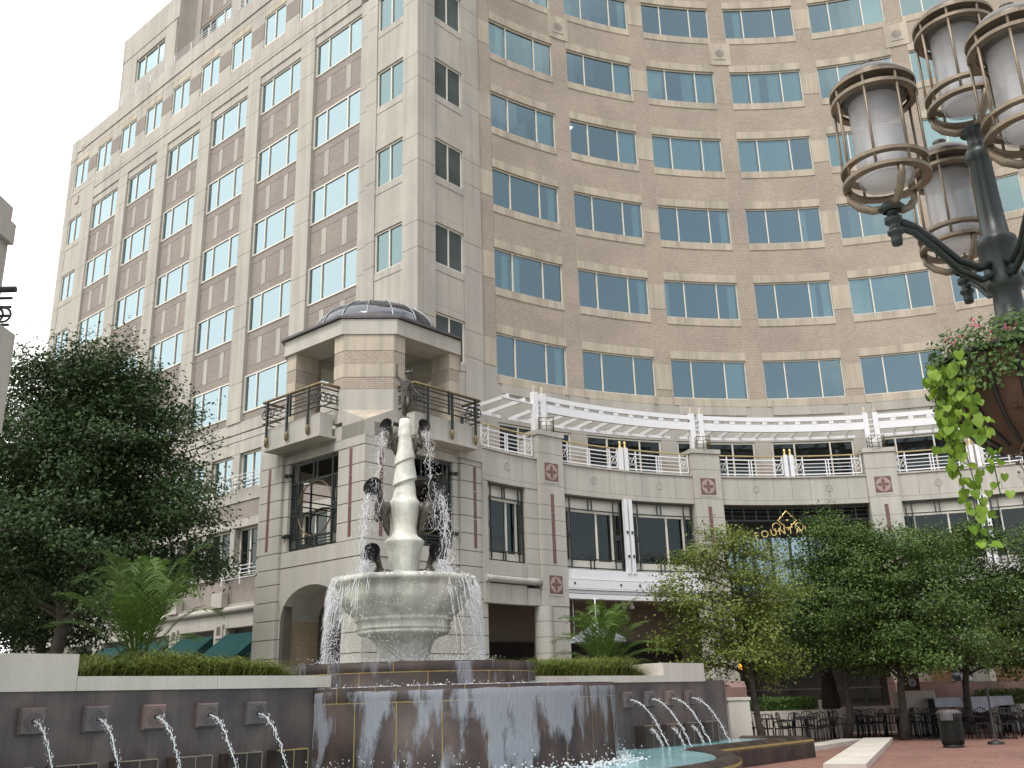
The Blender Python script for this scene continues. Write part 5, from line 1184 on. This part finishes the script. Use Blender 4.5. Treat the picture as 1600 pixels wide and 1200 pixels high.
tree('shade_tree', 'dark tree closing the gap beyond the left wing', LT_, (-21.5, 34, 0), 1.5, (-21.5, 34, 4.6), (4.6, 3, 4.4), 44, 40000, .17, M['leafdark'], 13, .25, sig=.5)
tree('shade_tree', 'dark tree between the large left tree and the left wing', LT_, (-15.4, 32.2, 0), 3.4, (-15.4, 32.2, 7.4), (2.9, 2.6, 4.2), 40, 30000, .14, M['leafdark'], 14, .2, cone=.3, sig=.4)  # hidden tree added to darken the street front below
tree('plaza_tree', 'pale yellow-green young tree nearest the fountain', RT_, (7.0, 30, 0), 1.75, (6.3, 29.8, 4.15), (2.55, 2.2, 2.6), 34, 24000, .105, M['leaflight'], 21, .11, cone=.15, sig=.27)
tree('plaza_tree', 'dark green tree with the tallest tip, behind the pale young tree', RT_, (10.7, 34, 0), 2.0, (11.3, 33.8, 4.7), (2.9, 2.6, 3.1), 44, 44000, .105, M['leafmid'], 22, .13, cone=.48, sig=.28)
tree('plaza_tree', 'dark green tree with forked low limbs behind the litter bin', RT_, (12.0, 32.5, 0), 1.7, (12.6, 32.3, 4.3), (3.0, 2.6, 2.9), 44, 44000, .105, M['leafmid'], 23, .14, cone=.2, sig=.28)
tree('plaza_tree', 'dark green tree below the trailing vine at the right', RT_, (15.2, 35, 0), 1.9, (15.5, 34.8, 4.6), (2.9, 2.6, 3.0), 40, 36000, .11, M['leafmid'], 24, .13, cone=.2, sig=.28)
tree('plaza_tree', 'dark green tree cut by the right frame edge', RT_, (18.0, 34, 0), 1.9, (17.9, 33.9, 4.6), (2.4, 2.4, 2.9), 30, 22000, .11, M['leafmid'], 25, .12, cone=.2, sig=.28)
# palms in the planters
def palm(label, c, ht, spread, seed, nf=34):
    r = thing('palm', label, 'palm', c, 'palms in the fountain planters'); r2 = random.Random(seed); c = Vector(c)
    for i in range(nf):
        a_ = i * 2.4 + r2.uniform(-.3, .3); el = .08 + 1.02 * r2.random(); ln = r2.uniform(.75, 1.05) * ht; o = Vector((cos(a_), sin(a_), 0)); reach = spread * (1.1 - .75 * el / 1.1) * r2.uniform(.8, 1.1); top = ht * (.25 + .75 * el / 1.1) * r2.uniform(.85, 1.05)
        sp_ = []; n = 12; r2_d = r2.uniform(.4, .85)
        for q in range(n + 1): f = q / n; sp_.append(c + o * (.06 + reach * f ** 1.25) + Vector((0, 0, top * (1.35 * f - r2_d * f ** 3))))
        fr = MB(); fr.tube(sp_, [.014 * (1 - .8 * q / n) for q in range(n + 1)], 4); sd = Vector((-o.y, o.x, 0))
        for q in range(3 * n):
            f = .22 + .78 * q / (3 * n - 1); k = min(n - 1, int(f * n)); p = sp_[k].lerp(sp_[k + 1], f * n - k); t = (sp_[k + 1] - sp_[k]).normalized(); L_ = .42 * (1 - abs(f - .45) * 1.1) + .06
            for e in (-1, 1):
                d = (sd * e * .8 + t * .75 + Vector((0, 0, .16 + r2.gauss(0, .12)))).normalized(); w_ = t * .013; mid = p + d * L_ * .55; tip = p + d * L_ + Vector((0, 0, -.10 * L_ - .02))
                i0 = len(fr.v); fr.v += [tuple(p - w_ * .6), tuple(p + w_ * .6), tuple(mid + w_), tuple(mid - w_), tuple(tip)]; fr.face([i0, i0 + 1, i0 + 2, i0 + 3], [(0, 0)] * 4); fr.face([i0 + 3, i0 + 2, i0 + 4], [(0, 0)] * 3)
        fr.build('frond', M['palm'], r)
    st = MB()
    for q in range(7): a_ = q * .9; st.tube([tuple(c + Vector((.1 * cos(a_), .1 * sin(a_), -.1))), tuple(c + Vector((.14 * cos(a_), .14 * sin(a_), .45)))], [.03, .015], 5)
    st.build('stems', M['bark'], r)
palm('feathery palm in the left fountain planter', G(-16.0, 8.6, 2.15), 2.95, 1.55, 5, 26); palm('feathery palm in the right fountain planter', G(-15.4, 21.1, 2.1), 2.6, 1.55, 6, 24)
# strap-leaved ground cover
def cover(A0_, A1_, B0_, B1_, z, h, n, seed, label):
    rg = np.random.default_rng(seed); r2 = random.Random(seed); vs = []; fs = []
    for i in range(n):
        u, v = r2.uniform(A0_, A1_), r2.uniform(B0_, B1_); k = min(1, (B1_ - v) * 1.2 + .25, (v - B0_) * 1.2 + .35) ; hh = h * k * r2.uniform(.55, 1.1) * (.8 + .5 * noise.noise((u * 1.3, v * 1.3, 0))); p = Vector(G(u, v, z)); a_ = r2.uniform(0, 2 * pi); o = Vector((cos(a_), sin(a_), 0)); sd = Vector((-o.y, o.x, 0)) * r2.uniform(.008, .014); rc = hh * r2.uniform(.5, 1.8)
        i0 = len(vs)
        for f in (0, .4, .75, 1):
            c = p + o * rc * f ** 1.4 + Vector((0, 0, hh * (2.3 * f - 1.6 * f * f))); w_ = sd * (1 - .75 * f); vs += [tuple(c - w_), tuple(c + w_)]
        fs += [(i0 + 2 * q, i0 + 2 * q + 1, i0 + 2 * q + 3, i0 + 2 * q + 2) for q in range(3)]
    me = bpy.data.meshes.new('ground_cover'); me.from_pydata(vs, [], fs); me.materials.append(M['grass']); tag(mk('ground_cover', me), label, 'ground cover', kind='stuff')
cover(-16.9, -14.25, 6.6, 10.6, 1.98, .56, 17000, 1, 'grassy strap-leaved ground cover in the left planter'); cover(-15.9, -13.7, 16.0, 20.6, 1.98, .54, 16000, 2, 'grassy strap-leaved ground cover in the right planter')
for a0_, a1_, b0_, b1_ in ((-17.2, AWL - .5, 1, 10.9), (-16.2, AWR - .5, 15.6, 22.2)):
    m_ = MB(); m_.prism([G(a0_, b0_, 0)[:2], G(a1_, b0_, 0)[:2], G(a1_, b1_, 0)[:2], G(a0_, b1_, 0)[:2]], 0, 2.0); tag(m_.build('planter_bed', M['soil']), kind='structure')

# ------------------------------------------------------------------ street lamp with hanging basket
LX, LY = 2.94, 5.3
lamp = thing('street_lamp', 'dark green cast iron lamp post carrying bronze caged lanterns', 'street lamp', (LX, LY, 0))
p = MB(); p.lathe([(.16, 0), (.16, .3), (.10, .5), (.085, 3.0), (.082, 3.55), (.11, 3.58), (.11, 3.62), (.085, 3.66), (.078, 3.80), (.10, 3.82), (.11, 3.86), (.095, 3.90), (.10, 3.95), (.10, 4.08), (.115, 4.10), (.11, 4.14), (.08, 4.17), (.072, 4.3), (.062, 4.66), (.075, 4.68), (.085, 4.72), (.07, 4.76), (.05, 4.78), (.05, 4.86), (.085, 4.88), (.05, 4.9)], 24, (LX, LY)); p.build('post', M['lampgreen'], lamp)
M['lampglass'] = None
def lampglass():
    m, t, b = newmat('ribbed_lamp_glass'); b.inputs['Base Color'].default_value = (.46, .45, .45, 1); b.inputs['Roughness'].default_value = .22; b.inputs['Alpha'].default_value = .62; b.inputs['Specular IOR Level'].default_value = .6
    g = t.nodes.new('ShaderNodeNewGeometry'); sp_ = t.nodes.new('ShaderNodeSeparateXYZ'); t.links.new(g.outputs['Position'], sp_.inputs[0]); mm_ = t.nodes.new('ShaderNodeMath'); mm_.operation = 'MULTIPLY'; mm_.inputs[1].default_value = 330; t.links.new(sp_.outputs[2], mm_.inputs[0])
    s_ = t.nodes.new('ShaderNodeMath'); s_.operation = 'SINE'; t.links.new(mm_.outputs[0], s_.inputs[0]); bump(t, b, s_.outputs[0], .16, .004); return m
M['lampglass'] = lampglass(); M['lampwhite'] = plain('frosted_reflector', (.82, .82, .86), .4, 0, .4, .03); M['lampcap'] = plain('lamp_cap_metal', (.10, .09, .08), .4, .7, .5, .2)
def lantern(c, z):
    b_ = MB(); R = .235
    b_.lathe([(.05, z - .02), (.075, z), (.05, z + .03), (.0, z + .035)], 16, c); o = b_.build('lantern', M['lampgreen'], lamp)
    for zz, w_, h_ in ((.165, .035, .022), (.255, .03, .022), (.70, .032, .022), (.775, .035, .022)):
        r_ = MB(); r_.lathe([(R - w_, z + zz), (R + .012, z + zz), (R + .012, z + zz + h_), (R - w_, z + zz + h_), (R - w_, z + zz)], 36, c, smooth=False); r_.build('ring', M['lampbronze'], o)
    for q in range(3):
        a_ = q * 2.094 + .5; k_ = MB(); k_.tube([(c[0] + r * cos(a_), c[1] + r * sin(a_), z + h) for r, h in ((.03, .01), (.10, .015), (.17, .055), (.215, .11), (.22, .17))], [.022, .024, .024, .022, .02], 6); k_.build('cradle_arm', M['lampbronze'], o)
    for q in range(8):
        a_ = q * pi / 4 + .2; k_ = MB(); k_.tube([(c[0] + R * cos(a_), c[1] + R * sin(a_), z + .16), (c[0] + R * cos(a_), c[1] + R * sin(a_), z + .80)], .0085, 5); k_.build('rod', M['lampbronze'], o)
    k_ = MB(); k_.lathe([(.148, z + .17), (.152, z + .20), (.152, z + .74)], 28, c); k_.build('glass_cylinder', M['lampglass'], o)
    k_ = MB(); k_.lathe([(.0, z + .185), (.13, z + .18), (.14, z + .20), (.10, z + .30), (.075, z + .52), (.0, z + .56)], 24, c); k_.build('reflector', M['lampwhite'], o)
    k_ = MB(); k_.lathe([(.14, z + .70), (.17, z + .70), (.19, z + .80), (.225, z + .80), (.215, z + .83), (.17, z + .88), (.09, z + .925), (.035, z + .94), (.03, z + .965), (.045, z + .98), (.02, z + 1.0), (0, z + 1.0)], 30, c); k_.build('cap', M['lampcap'], o)
for ang in (202, 82, 262, 22):
    a_ = R_(ang); k_r = .80 if ang == 82 else 1.0; dx, dy = cos(a_) * k_r, sin(a_) * k_r; q = lambda r, z: (LX + dx * r, LY + dy * r, z)
    for o_, rr in ((0, .024), (-.075, .02)):
        p = MB(); p.tube([q(.07, 3.98 + o_), q(.18, 3.93 + o_), q(.34, 3.96 + o_ * .9), q(.5, 4.06 + o_ * .7), q(.64, 4.13 + o_ * .55), q(.77, 4.145 + o_ * .5)], rr, 8); p.build('arm', M['lampgreen'], lamp)
    p = MB(); p.lathe([(.0, 3.98), (.028, 3.99), (.032, 4.02), (.03, 4.05), (.045, 4.06), (.045, 4.08), (.032, 4.09), (.032, 4.12), (.05, 4.13), (.05, 4.16), (.03, 4.17), (.035, 4.2)], 14, q(.78, 0)[:2]); p.build('arm_socket', M['lampgreen'], lamp)
    lantern(q(.78, 0)[:2], 4.22)
lantern((LX, LY), 4.90)
bk = thing('hanging_basket', 'large dark barrel-shaped planter basket of flowers round the lamp post', 'planter', (LX, LY, 2.85))
p = MB(); p.lathe([(.09, 2.84), (.2, 2.86), (.31, 2.95), (.39, 3.08), (.435, 3.24), (.445, 3.36), (.42, 3.36), (.3, 3.30), (.06, 3.28)], 40, (LX, LY)); p.build('basket_bowl', M['barrel'], bk)
for q in range(18):
    a_ = q * pi / 9; p = MB(); p.tube([(LX + r * cos(a_), LY + r * sin(a_), z) for r, z in ((.205, 2.855), (.315, 2.945), (.398, 3.075), (.442, 3.24), (.452, 3.37))], .011, 5); p.build('basket_rib', M['black'], bk)
p = MB(); p.torus((0, 0, 0), .455, .014, lambda x, d, z: (LX + x, LY + z, 3.37), 40, 6); p.build('basket_hoop', M['black'], bk)
fl = thing('basket_flowers', 'bushy foliage with pink flowers filling the hanging basket', 'flowers', (LX, LY, 3.36)); rg = np.random.default_rng(31)
n = 5200; th = rg.uniform(0, 2 * pi, n); rr = .50 * np.sqrt(rg.uniform(0, 1, n)); P = np.c_[LX + rr * np.cos(th), LY + rr * np.sin(th), 3.32 + rg.uniform(0, 1, n) ** .8 * .26 * (1.15 - rr) + rg.normal(size=n) * .03]
mk('foliage', leaf_mesh('foliage', P, rg.normal(size=(n, 3)) * .6 + np.c_[np.cos(th), np.sin(th), np.full(n, .9)], .034, M['leafbasket2'], rg), fl)
n = 1500; th = rg.uniform(2.2, 4.6, n); P = np.c_[LX + .46 * np.cos(th) + rg.normal(size=n) * .03, LY + .46 * np.sin(th) + rg.normal(size=n) * .03, 3.38 - rg.uniform(0, 1, n) ** 1.5 * .24]
mk('overhang', leaf_mesh('overhang', P, rg.normal(size=(n, 3)) * .5 + np.c_[np.cos(th), np.sin(th), np.full(n, .5)], .034, M['leafbasket2'], rg), fl)
for i, (dx, dy, z) in enumerate(((-.36, -.26, 3.50), (-.24, -.38, 3.44), (-.44, -.12, 3.46), (-.12, -.44, 3.47), (-.30, -.3, 3.40), (-.05, -.46, 3.40))):
    c = np.array([LX + dx, LY + dy, z]); k = 14; P = c + rg.normal(size=(k, 3)) * .014; mk('blossom', leaf_mesh('blossom', P, rg.normal(size=(k, 3)) + np.array([0, -1, .3]), .024, M['petal'], rg, .9), fl)
vn = thing('trailing_vine', 'bright green heart-leaved vine trailing from the hanging basket', 'vine', (LX - .5, LY - .1, 3.3)); r2 = random.Random(5); st = MB(); LP, LN = [], []
for k in range(7):
    x0, y0, z0, ln = LX - .52 + r2.uniform(-.06, .18), LY - .16 + r2.uniform(-.14, .14), 3.34, (1.08, 1.0, .8, .66, .6, .45, .5)[k]; pth = []
    for q in range(15): f = q / 14; pth.append((x0 - .04 * sin(f * 3 + k) + f * (.02 + .03 * (k % 3)), y0 + .04 * cos(f * 4 + k), z0 + .03 * sin(f * 3) - ln * f))
    st.tube(pth, .0035, 4)
    for q in range(int(40 * ln)):
        f = r2.random() ** .9; i = min(13, int(f * 14)); p = Vector(pth[i]).lerp(Vector(pth[i + 1]), f * 14 - i); LP.append((p.x + r2.gauss(0, .028), p.y + r2.gauss(0, .028), p.z)); LN.append((r2.gauss(-.1, .5), -1 + r2.gauss(0, .4), r2.gauss(.2, .4)))
st.build('vine_stems', M['leafbasket2'], vn)
def heart_leaves(name, P, N, size, mat):
    m_ = MB(); shp = [(0, -.05), (.28, .12), (.46, -.08), (.48, -.38), (.30, -.74), (0, -1.0), (-.30, -.74), (-.48, -.38), (-.46, -.08), (-.28, .12)]
    for p, n_ in zip(P, N):
        n_ = Vector(n_).normalized(); up = Vector((r2.gauss(0, .35), r2.gauss(0, .2), 1)); x = up.cross(n_).normalized(); y = n_.cross(x); s = size * r2.uniform(.6, 1.25); i0 = len(m_.v); pv = Vector(p)
        m_.v.append(tuple(pv + y * -.4 * s)); m_.v += [tuple(pv + x * a_ * s + y * b_ * s + n_ * (.22 * abs(a_) - .1 * b_ * b_) * s) for a_, b_ in shp]
        for q in range(10): m_.face([i0, i0 + 1 + q, i0 + 1 + (q + 1) % 10], [(0, 0)] * 3)
    return m_.mesh(name, mat)
mk('vine_leaves', heart_leaves('vine_leaves', LP, LN, .055, M['leafbasket']), vn)
vd2 = thing('dry_tendril', 'thin brown dried tendril hanging under the basket', 'vine', (LX - .1, LY - .3, 3.0)); st = MB(); pth = [(LX - .22 + .05 * sin(q * .7), LY - .28, 3.02 - .045 * q) for q in range(11)]; st.tube(pth, .003, 4)
for q in range(22): i = r2.randrange(10); st.ball((pth[i][0] + r2.gauss(0, .014), pth[i][1] + r2.gauss(0, .014), pth[i][2]), r2.uniform(.006, .013), 3)
st.build('dry_leaves', M['barrel'], vd2)

# ------------------------------------------------------------------ stone building at the left edge
lb_ = thing('edge_building', 'corner of a beige stone building at the left frame edge', 'building', (-9.5, 14, 0))
def bxw(name, x0, x1, y0, y1, z0, z1, mt): m_ = MB(); m_.box(F_world, x0, x1, y0, y1, z0, z1); return m_.build(name, M[mt], lb_)
bxw('wall_block', -12, -7.78, 9, 14, 0, 3.3, 'precast'); bxw('wall_block', -12, -7.74, 9, 14, 3.31, 5.6, 'precast'); bxw('wall_block', -12, -7.70, 9, 14, 5.61, 7.2, 'precast')
bxw('upper_wall', -12, -8.02, 9, 14, 7.2, 8.75, 'precast'); bxw('cornice', -12, -7.93, 9, 14, 8.75, 9.1, 'precast'); bxw('cornice', -12, -8.02, 9, 14, 9.1, 9.42, 'precast')
rl = thing('edge_railing', 'dark iron railing with foliage at the left frame edge', 'railing', (-8.2, 14, 7.2)); f = MB()
for z in (7.35, 7.5, 7.65, 7.8): f.tube([(-9.5, 13.9, z), (-7.8, 13.95, z)], .025, 5)
f.build('rail_bars', M['dkgreen'], rl)
for x in (-8.15, -8.0, -7.88): f = MB(); f.torus((x, 0, 7.5), .12, .02, lambda u, d, z: (u, 13.9, z), 12, 4); f.build('scrollwork', M['dkgreen'], rl)
f = MB(); f.tube([(-9.5, 13.9, 7.95), (-7.76, 13.95, 7.95)], .05, 6); f.build('handrail', M['dkgreen'], rl)

# ------------------------------------------------------------------ plaza furniture
bn = thing('litter_bin', 'round slatted dark green litter bin on the brick plaza', 'litter bin', (11.64, 28.0, 0))
p = MB(); p.lathe([(.25, .10), (.26, .12), (.26, .80)], 20, (11.64, 28.0)); p.build('liner', M['black'], bn)
for q in range(26):
    a_ = q * 2 * pi / 26; p = MB(); p.tube([(11.64 + r * cos(a_), 28 + r * sin(a_), z) for r, z in ((.26, .08), (.285, .2), (.29, .75), (.31, .86))], .018, 4); p.build('slat', M['lampgreen'], bn)
p = MB(); p.lathe([(.30, .84), (.33, .86), (.33, .90), (.24, .97), (.14, .98), (.13, .92)], 24, (11.64, 28.0)); p.build('rim', M['metal'], bn); p = MB(); p.lathe([(.26, .0), (.27, .04), (.25, .08)], 20, (11.64, 28)); p.build('base_ring', M['black'], bn)
p = MB(); p.lathe([(.345, .70), (.35, .88), (.335, .93)], 10, (11.64, 28), 3.6, 4.6); p.build('bin_bag', M['metal'], bn)
nw = thing('newel_post', 'cream stone newel post at the end of the fountain steps', 'post', (5.78, 27.4, 0))
p = MB(); p.box(F_world, 5.5, 6.06, 27.15, 27.7, 0, 1.38); p.build('shaft', M['coping'], nw); p = MB(); p.box(F_world, 5.47, 6.09, 27.12, 27.73, 1.385, 1.46); p.build('cap', M['coping'], nw)
sr = thing('stair_railing', 'dark green stair railing between the fountain wall and newel post', 'railing', (5.3, 27.6, 0)); f = MB(); f.tube([(4.6, 28.6, 2.0), (5.5, 27.5, 1.25)], .03, 5); f.tube([(4.6, 28.6, 1.3), (5.5, 27.5, .55)], .025, 5); f.build('handrail', M['dkgreen'], sr)
for q in range(5): p0 = Vector((4.62, 28.6, 1.95)).lerp(Vector((5.48, 27.5, 1.25)), q / 4); f = MB(); f.tube([tuple(p0), (p0.x, p0.y, p0.z - .9)], .022, 4); f.build('baluster', M['dkgreen'], sr)
hp_ = thing('hedge_planter', 'low cream planter wall with clipped hedge in front of the entrance', 'planter', (9.2, 36.4, 0))
p = MB(); p.box(F_world, 7.6, 10.5, 35.8, 36.1, 0, .92); p.build('planter_wall', M['coping'], hp_); p = MB(); p.box(F_world, 10.5, 11.1, 35.6, 36.2, 0, 1.25); p.build('end_pier', M['coping'], hp_)
rg = np.random.default_rng(8); n = 7000; P = np.c_[rg.uniform(7.5, 10.5, n), rg.uniform(36.1, 37.2, n), .5 + rg.uniform(0, 1, n) ** .5 * .85]; mk('hedge', leaf_mesh('hedge', P, rg.normal(size=(n, 3)) + np.array([0, -.3, .6]), .09, M['leafmid'], rg), hp_)
hp2 = thing('hedge_planter', 'low cream planter wall with hedge at the right under the trees', 'planter', (18.4, 36.6, 0)); p = MB(); p.box(F_world, 16.6, 21, 36.2, 36.5, 0, .9); p.build('planter_wall', M['coping'], hp2)
n = 7000; P = np.c_[rg.uniform(16.5, 21, n), rg.uniform(36.5, 37.4, n), .5 + rg.uniform(0, 1, n) ** .5 * .9]; mk('hedge', leaf_mesh('hedge', P, rg.normal(size=(n, 3)) + np.array([0, -.3, .6]), .09, M['leafmid'], rg), hp2)
# cafe chairs and tables
def cafe_chair(loc, rz, label):
    r = thing('cafe_chair', label, 'chair', loc, 'black cafe chairs under the trees'); Mx = Matrix.Translation(loc) @ Matrix.Rotation(rz, 4, 'Z'); T = lambda x, y, z: tuple(Mx @ Vector((x, y, z)))
    p = MB(); p.box(lambda u, d, z: T(u, d, z), -.21, .21, -.21, .21, .43, .46); p.build('seat', M['black'], r)
    for x, y in ((-.19, -.19), (.19, -.19), (-.19, .2), (.19, .2)): p = MB(); p.tube([T(x * 1.08, y * 1.08, 0), T(x, y, .44)], .02, 5); p.build('leg', M['black'], r)
    p = MB(); p.tube([T(-.2, .2, .44), T(-.21, .25, .7), T(-.16, .27, .86), T(0, .28, .9), T(.16, .27, .86), T(.21, .25, .7), T(.2, .2, .44)], .016, 5)
    for x in (-.1, 0, .1): p.tube([T(x, .21, .45), T(x, .265, .87)], .011, 4)
    p.build('backrest', M['black'], r)
    for e in (-1, 1): p = MB(); p.tube([T(.21 * e, .24, .64), T(.25 * e, 0, .66), T(.23 * e, -.18, .63), T(.2 * e, -.2, .45)], .014, 5); p.build('armrest', M['black'], r)
def cafe_table(loc, label, h=.74):
    r = thing('cafe_table', label, 'table', loc, 'black round cafe tables'); c = loc[:2]
    p = MB(); p.lathe([(0, h - .03), (.38, h - .03), (.39, h - .015), (.38, h), (0, h)], 22, c); p.build('tabletop', M['black'], r); p = MB(); p.tube([(c[0], c[1], .03), (c[0], c[1], h - .03)], .03, 7); p.build('pedestal', M['black'], r); p = MB(); p.lathe([(.25, 0), (.25, .02), (.04, .05)], 16, c); p.build('foot', M['black'], r)
spots = [((12.6, 35.6), 'between the parasol and dial box'), ((9.0, 32.6), 'nearest the pale young tree'), ((17.4, 35.0), 'in front of the right hedge'), ((13.3, 33.2), 'behind the forked tree'), ((8.0, 33.6), 'by the newel post under the pale young tree'), ((9.6, 34.6), 'in front of the hedge planter'), ((13.6, 34.6), 'behind the litter bin'), ((11.4, 35.0), 'beside the closed maroon parasol'), ((16.6, 33.2), 'at the right under the frame-edge tree'), ((14.9, 32.0), 'right of the litter bin')]
for i, ((x, y), s) in enumerate(spots):
    cafe_table((x, y, 0), 'black round cafe table ' + s); r3 = random.Random(i)
    for q, wd in enumerate(('left', 'right', 'near', 'far')):
        a_ = (pi, 0, -pi / 2, pi / 2)[q] + r3.uniform(-.3, .3); d = r3.uniform(.62, .78); cafe_chair((x + d * cos(a_), y + d * sin(a_), 0), a_ - pi / 2, 'black cafe chair, %s side of table %s' % (wd, s))
pa = thing('closed_parasol', 'closed dark maroon parasol among the cafe chairs', 'parasol', (10.6, 35, 0)); p = MB(); p.tube([(10.6, 35, 0), (10.6, 35, 2.6)], .025, 6); p.build('pole', M['black'], pa)
p = MB(); p.lathe([(.26, .95), (.30, 1.0), (.27, 1.4), (.2, 1.9), (.1, 2.4), (.03, 2.58)], 20, (10.6, 35), tw=lambda a_, z: 1 + .12 * cos(a_ * 8)); p.build('folded_canopy', M['cloth'], pa)
ps = thing('lamp_stand', 'small black stand with round base right of the litter bin', 'stand', (13.2, 28.9, 0)); p = MB(); p.lathe([(.22, 0), (.22, .06), (.06, .10), (.03, .14), (.03, 1.5)], 14, (13.2, 28.9)); p.build('stand', M['black'], ps)
tb = thing('draped_table', 'long table with pale cloth under the trees', 'table', (15.6, 35.6, 0)); p = MB(); p.box(F_world, 14.2, 16.9, 35.2, 36.0, 1.16, 1.2); p.build('tabletop', M['linen'], tb)
p = MB(); n = 30
for q in range(n):
    xa, xb = 14.2 + 2.7 * q / n, 14.2 + 2.7 * (q + 1) / n; za, zb = [1.18 - .28 - .22 * math.exp(-((x - 15.75) / .35) ** 2) for x in (xa, xb)]; da, db = [35.17 + .03 * sin(x * 14) for x in (xa, xb)]; p.poly([(xa, 35.19, 1.19), (xb, 35.19, 1.19), (xb, db, zb), (xa, da, za)])
p.build('cloth_drape', M['linen'], tb)
for x in (14.3, 16.8): p = MB(); p.box(F_world, x - .04, x + .04, 35.3, 35.9, 0, 1.16); p.build('leg', M['black'], tb)
ck = thing('dial_box', 'square beige box with round dial on a cream pedestal', 'meter', (13.9, 36.2, 0)); p = MB(); p.box(F_world, 13.3, 14.6, 36.0, 36.6, 0, 1.45); p.build('pedestal', M['coping'], ck); p = MB(); p.box(F_world, 13.6, 14.15, 36.1, 36.4, 1.455, 2.0); p.build('box', M['barrel'], ck); p = MB(); p.torus((13.88, 0, 1.73), .09, .06, lambda u, d, z: (u, 36.08, z), 16, 6); p.build('dial', M['linen'], ck)
al = thing('amber_lantern', 'small glowing amber wall lantern beside the entrance', 'lantern', PC(-.235, RT + 1.0, 2.4)); c = PC(-.235, RT + .9, 0); m_, t_, b_ = newmat('amber_glow'); b_.inputs['Base Color'].default_value = (.9, .35, .03, 1); b_.inputs['Emission Color'].default_value = (1, .38, .02, 1); b_.inputs['Emission Strength'].default_value = 1.6
p = MB(); p.lathe([(0, 2.28), (.13, 2.3), (.19, 2.4), (.19, 2.56), (.13, 2.64), (0, 2.66)], 16, c[:2]); p.build('globe', m_, al); p = MB(); p.lathe([(.2, 2.46), (.205, 2.48), (.2, 2.5)], 16, c[:2]); p.build('band', M['brass'], al); p = MB(); p.tube([(c[0], c[1], 2.66), (c[0], c[1], 4.95)], .012, 4); p.build('hanger', M['black'], al)
wp = thing('white_parasol', 'pale open parasol edge behind the right palm', 'parasol', (2.6, 33.4, 0)); p = MB(); p.tube([(2.6, 33.4, .8), (2.6, 33.4, 4.0)], .03, 6); p.build('pole', M['white'], wp); p = MB(); p.lathe([(.95, 3.3), (.92, 3.42), (.0, 4.0)], 8, (2.6, 33.4), smooth=False); p.build('canopy', M['linen'], wp)
for i, x in enumerate((1.95, 2.75)): o = thing('hanging_rod', ('left thin white rod hanging from the arcade ceiling', 'right thin white rod hanging from the arcade ceiling')[i], 'rod', (x, 35.6, 4.9)); p = MB(); p.tube([(x, 35.6, 3.6), (x, 35.6, 4.95)], .025, 5); p.build('rod', M['white'], o)
sl = thing('ceiling_spotlights', 'pair of small pale spotlights under the arcade ceiling', 'spotlight', (4.1, 37.2, 4.8))
for x in (3.95, 4.25): p = MB(); p.lathe([(.03, 4.95), (.06, 4.9), (.1, 4.7), (.09, 4.68)], 12, (x, 37.2)); p.build('spot', M['curtain'], sl)
pm, t_, b_ = newmat('printed_poster'); nn = nodes_noise(t_, 2.2, 6, .7); t_.links.new(ramp(t_, nn.outputs[0], .45, .56, (.03, .03, .035), (.62, .64, .66)), b_.inputs['Base Color'])
po_ = thing('wall_poster', 'large dark and white picture poster in the shop front', 'poster', PC(.22, RT + .2, 1.9)); B1(F_ter, .205, .245, -.30, -.27, 1.75, 3.1, 2, RT).build('print', pm, po_)

# fallen leaves on the brick
rg = np.random.default_rng(77); n = 260; P = np.c_[rg.uniform(6, 18, n), rg.uniform(20, 33, n), np.full(n, .012)]
tag(mk('fallen_leaves', leaf_mesh('fallen_leaves', P, rg.normal(size=(n, 3)) * .15 + np.array([0, 0, 1.0]), .08, M['leaflight'], rg)), 'scattered fallen leaves on the brick plaza', 'leaves', kind='stuff')
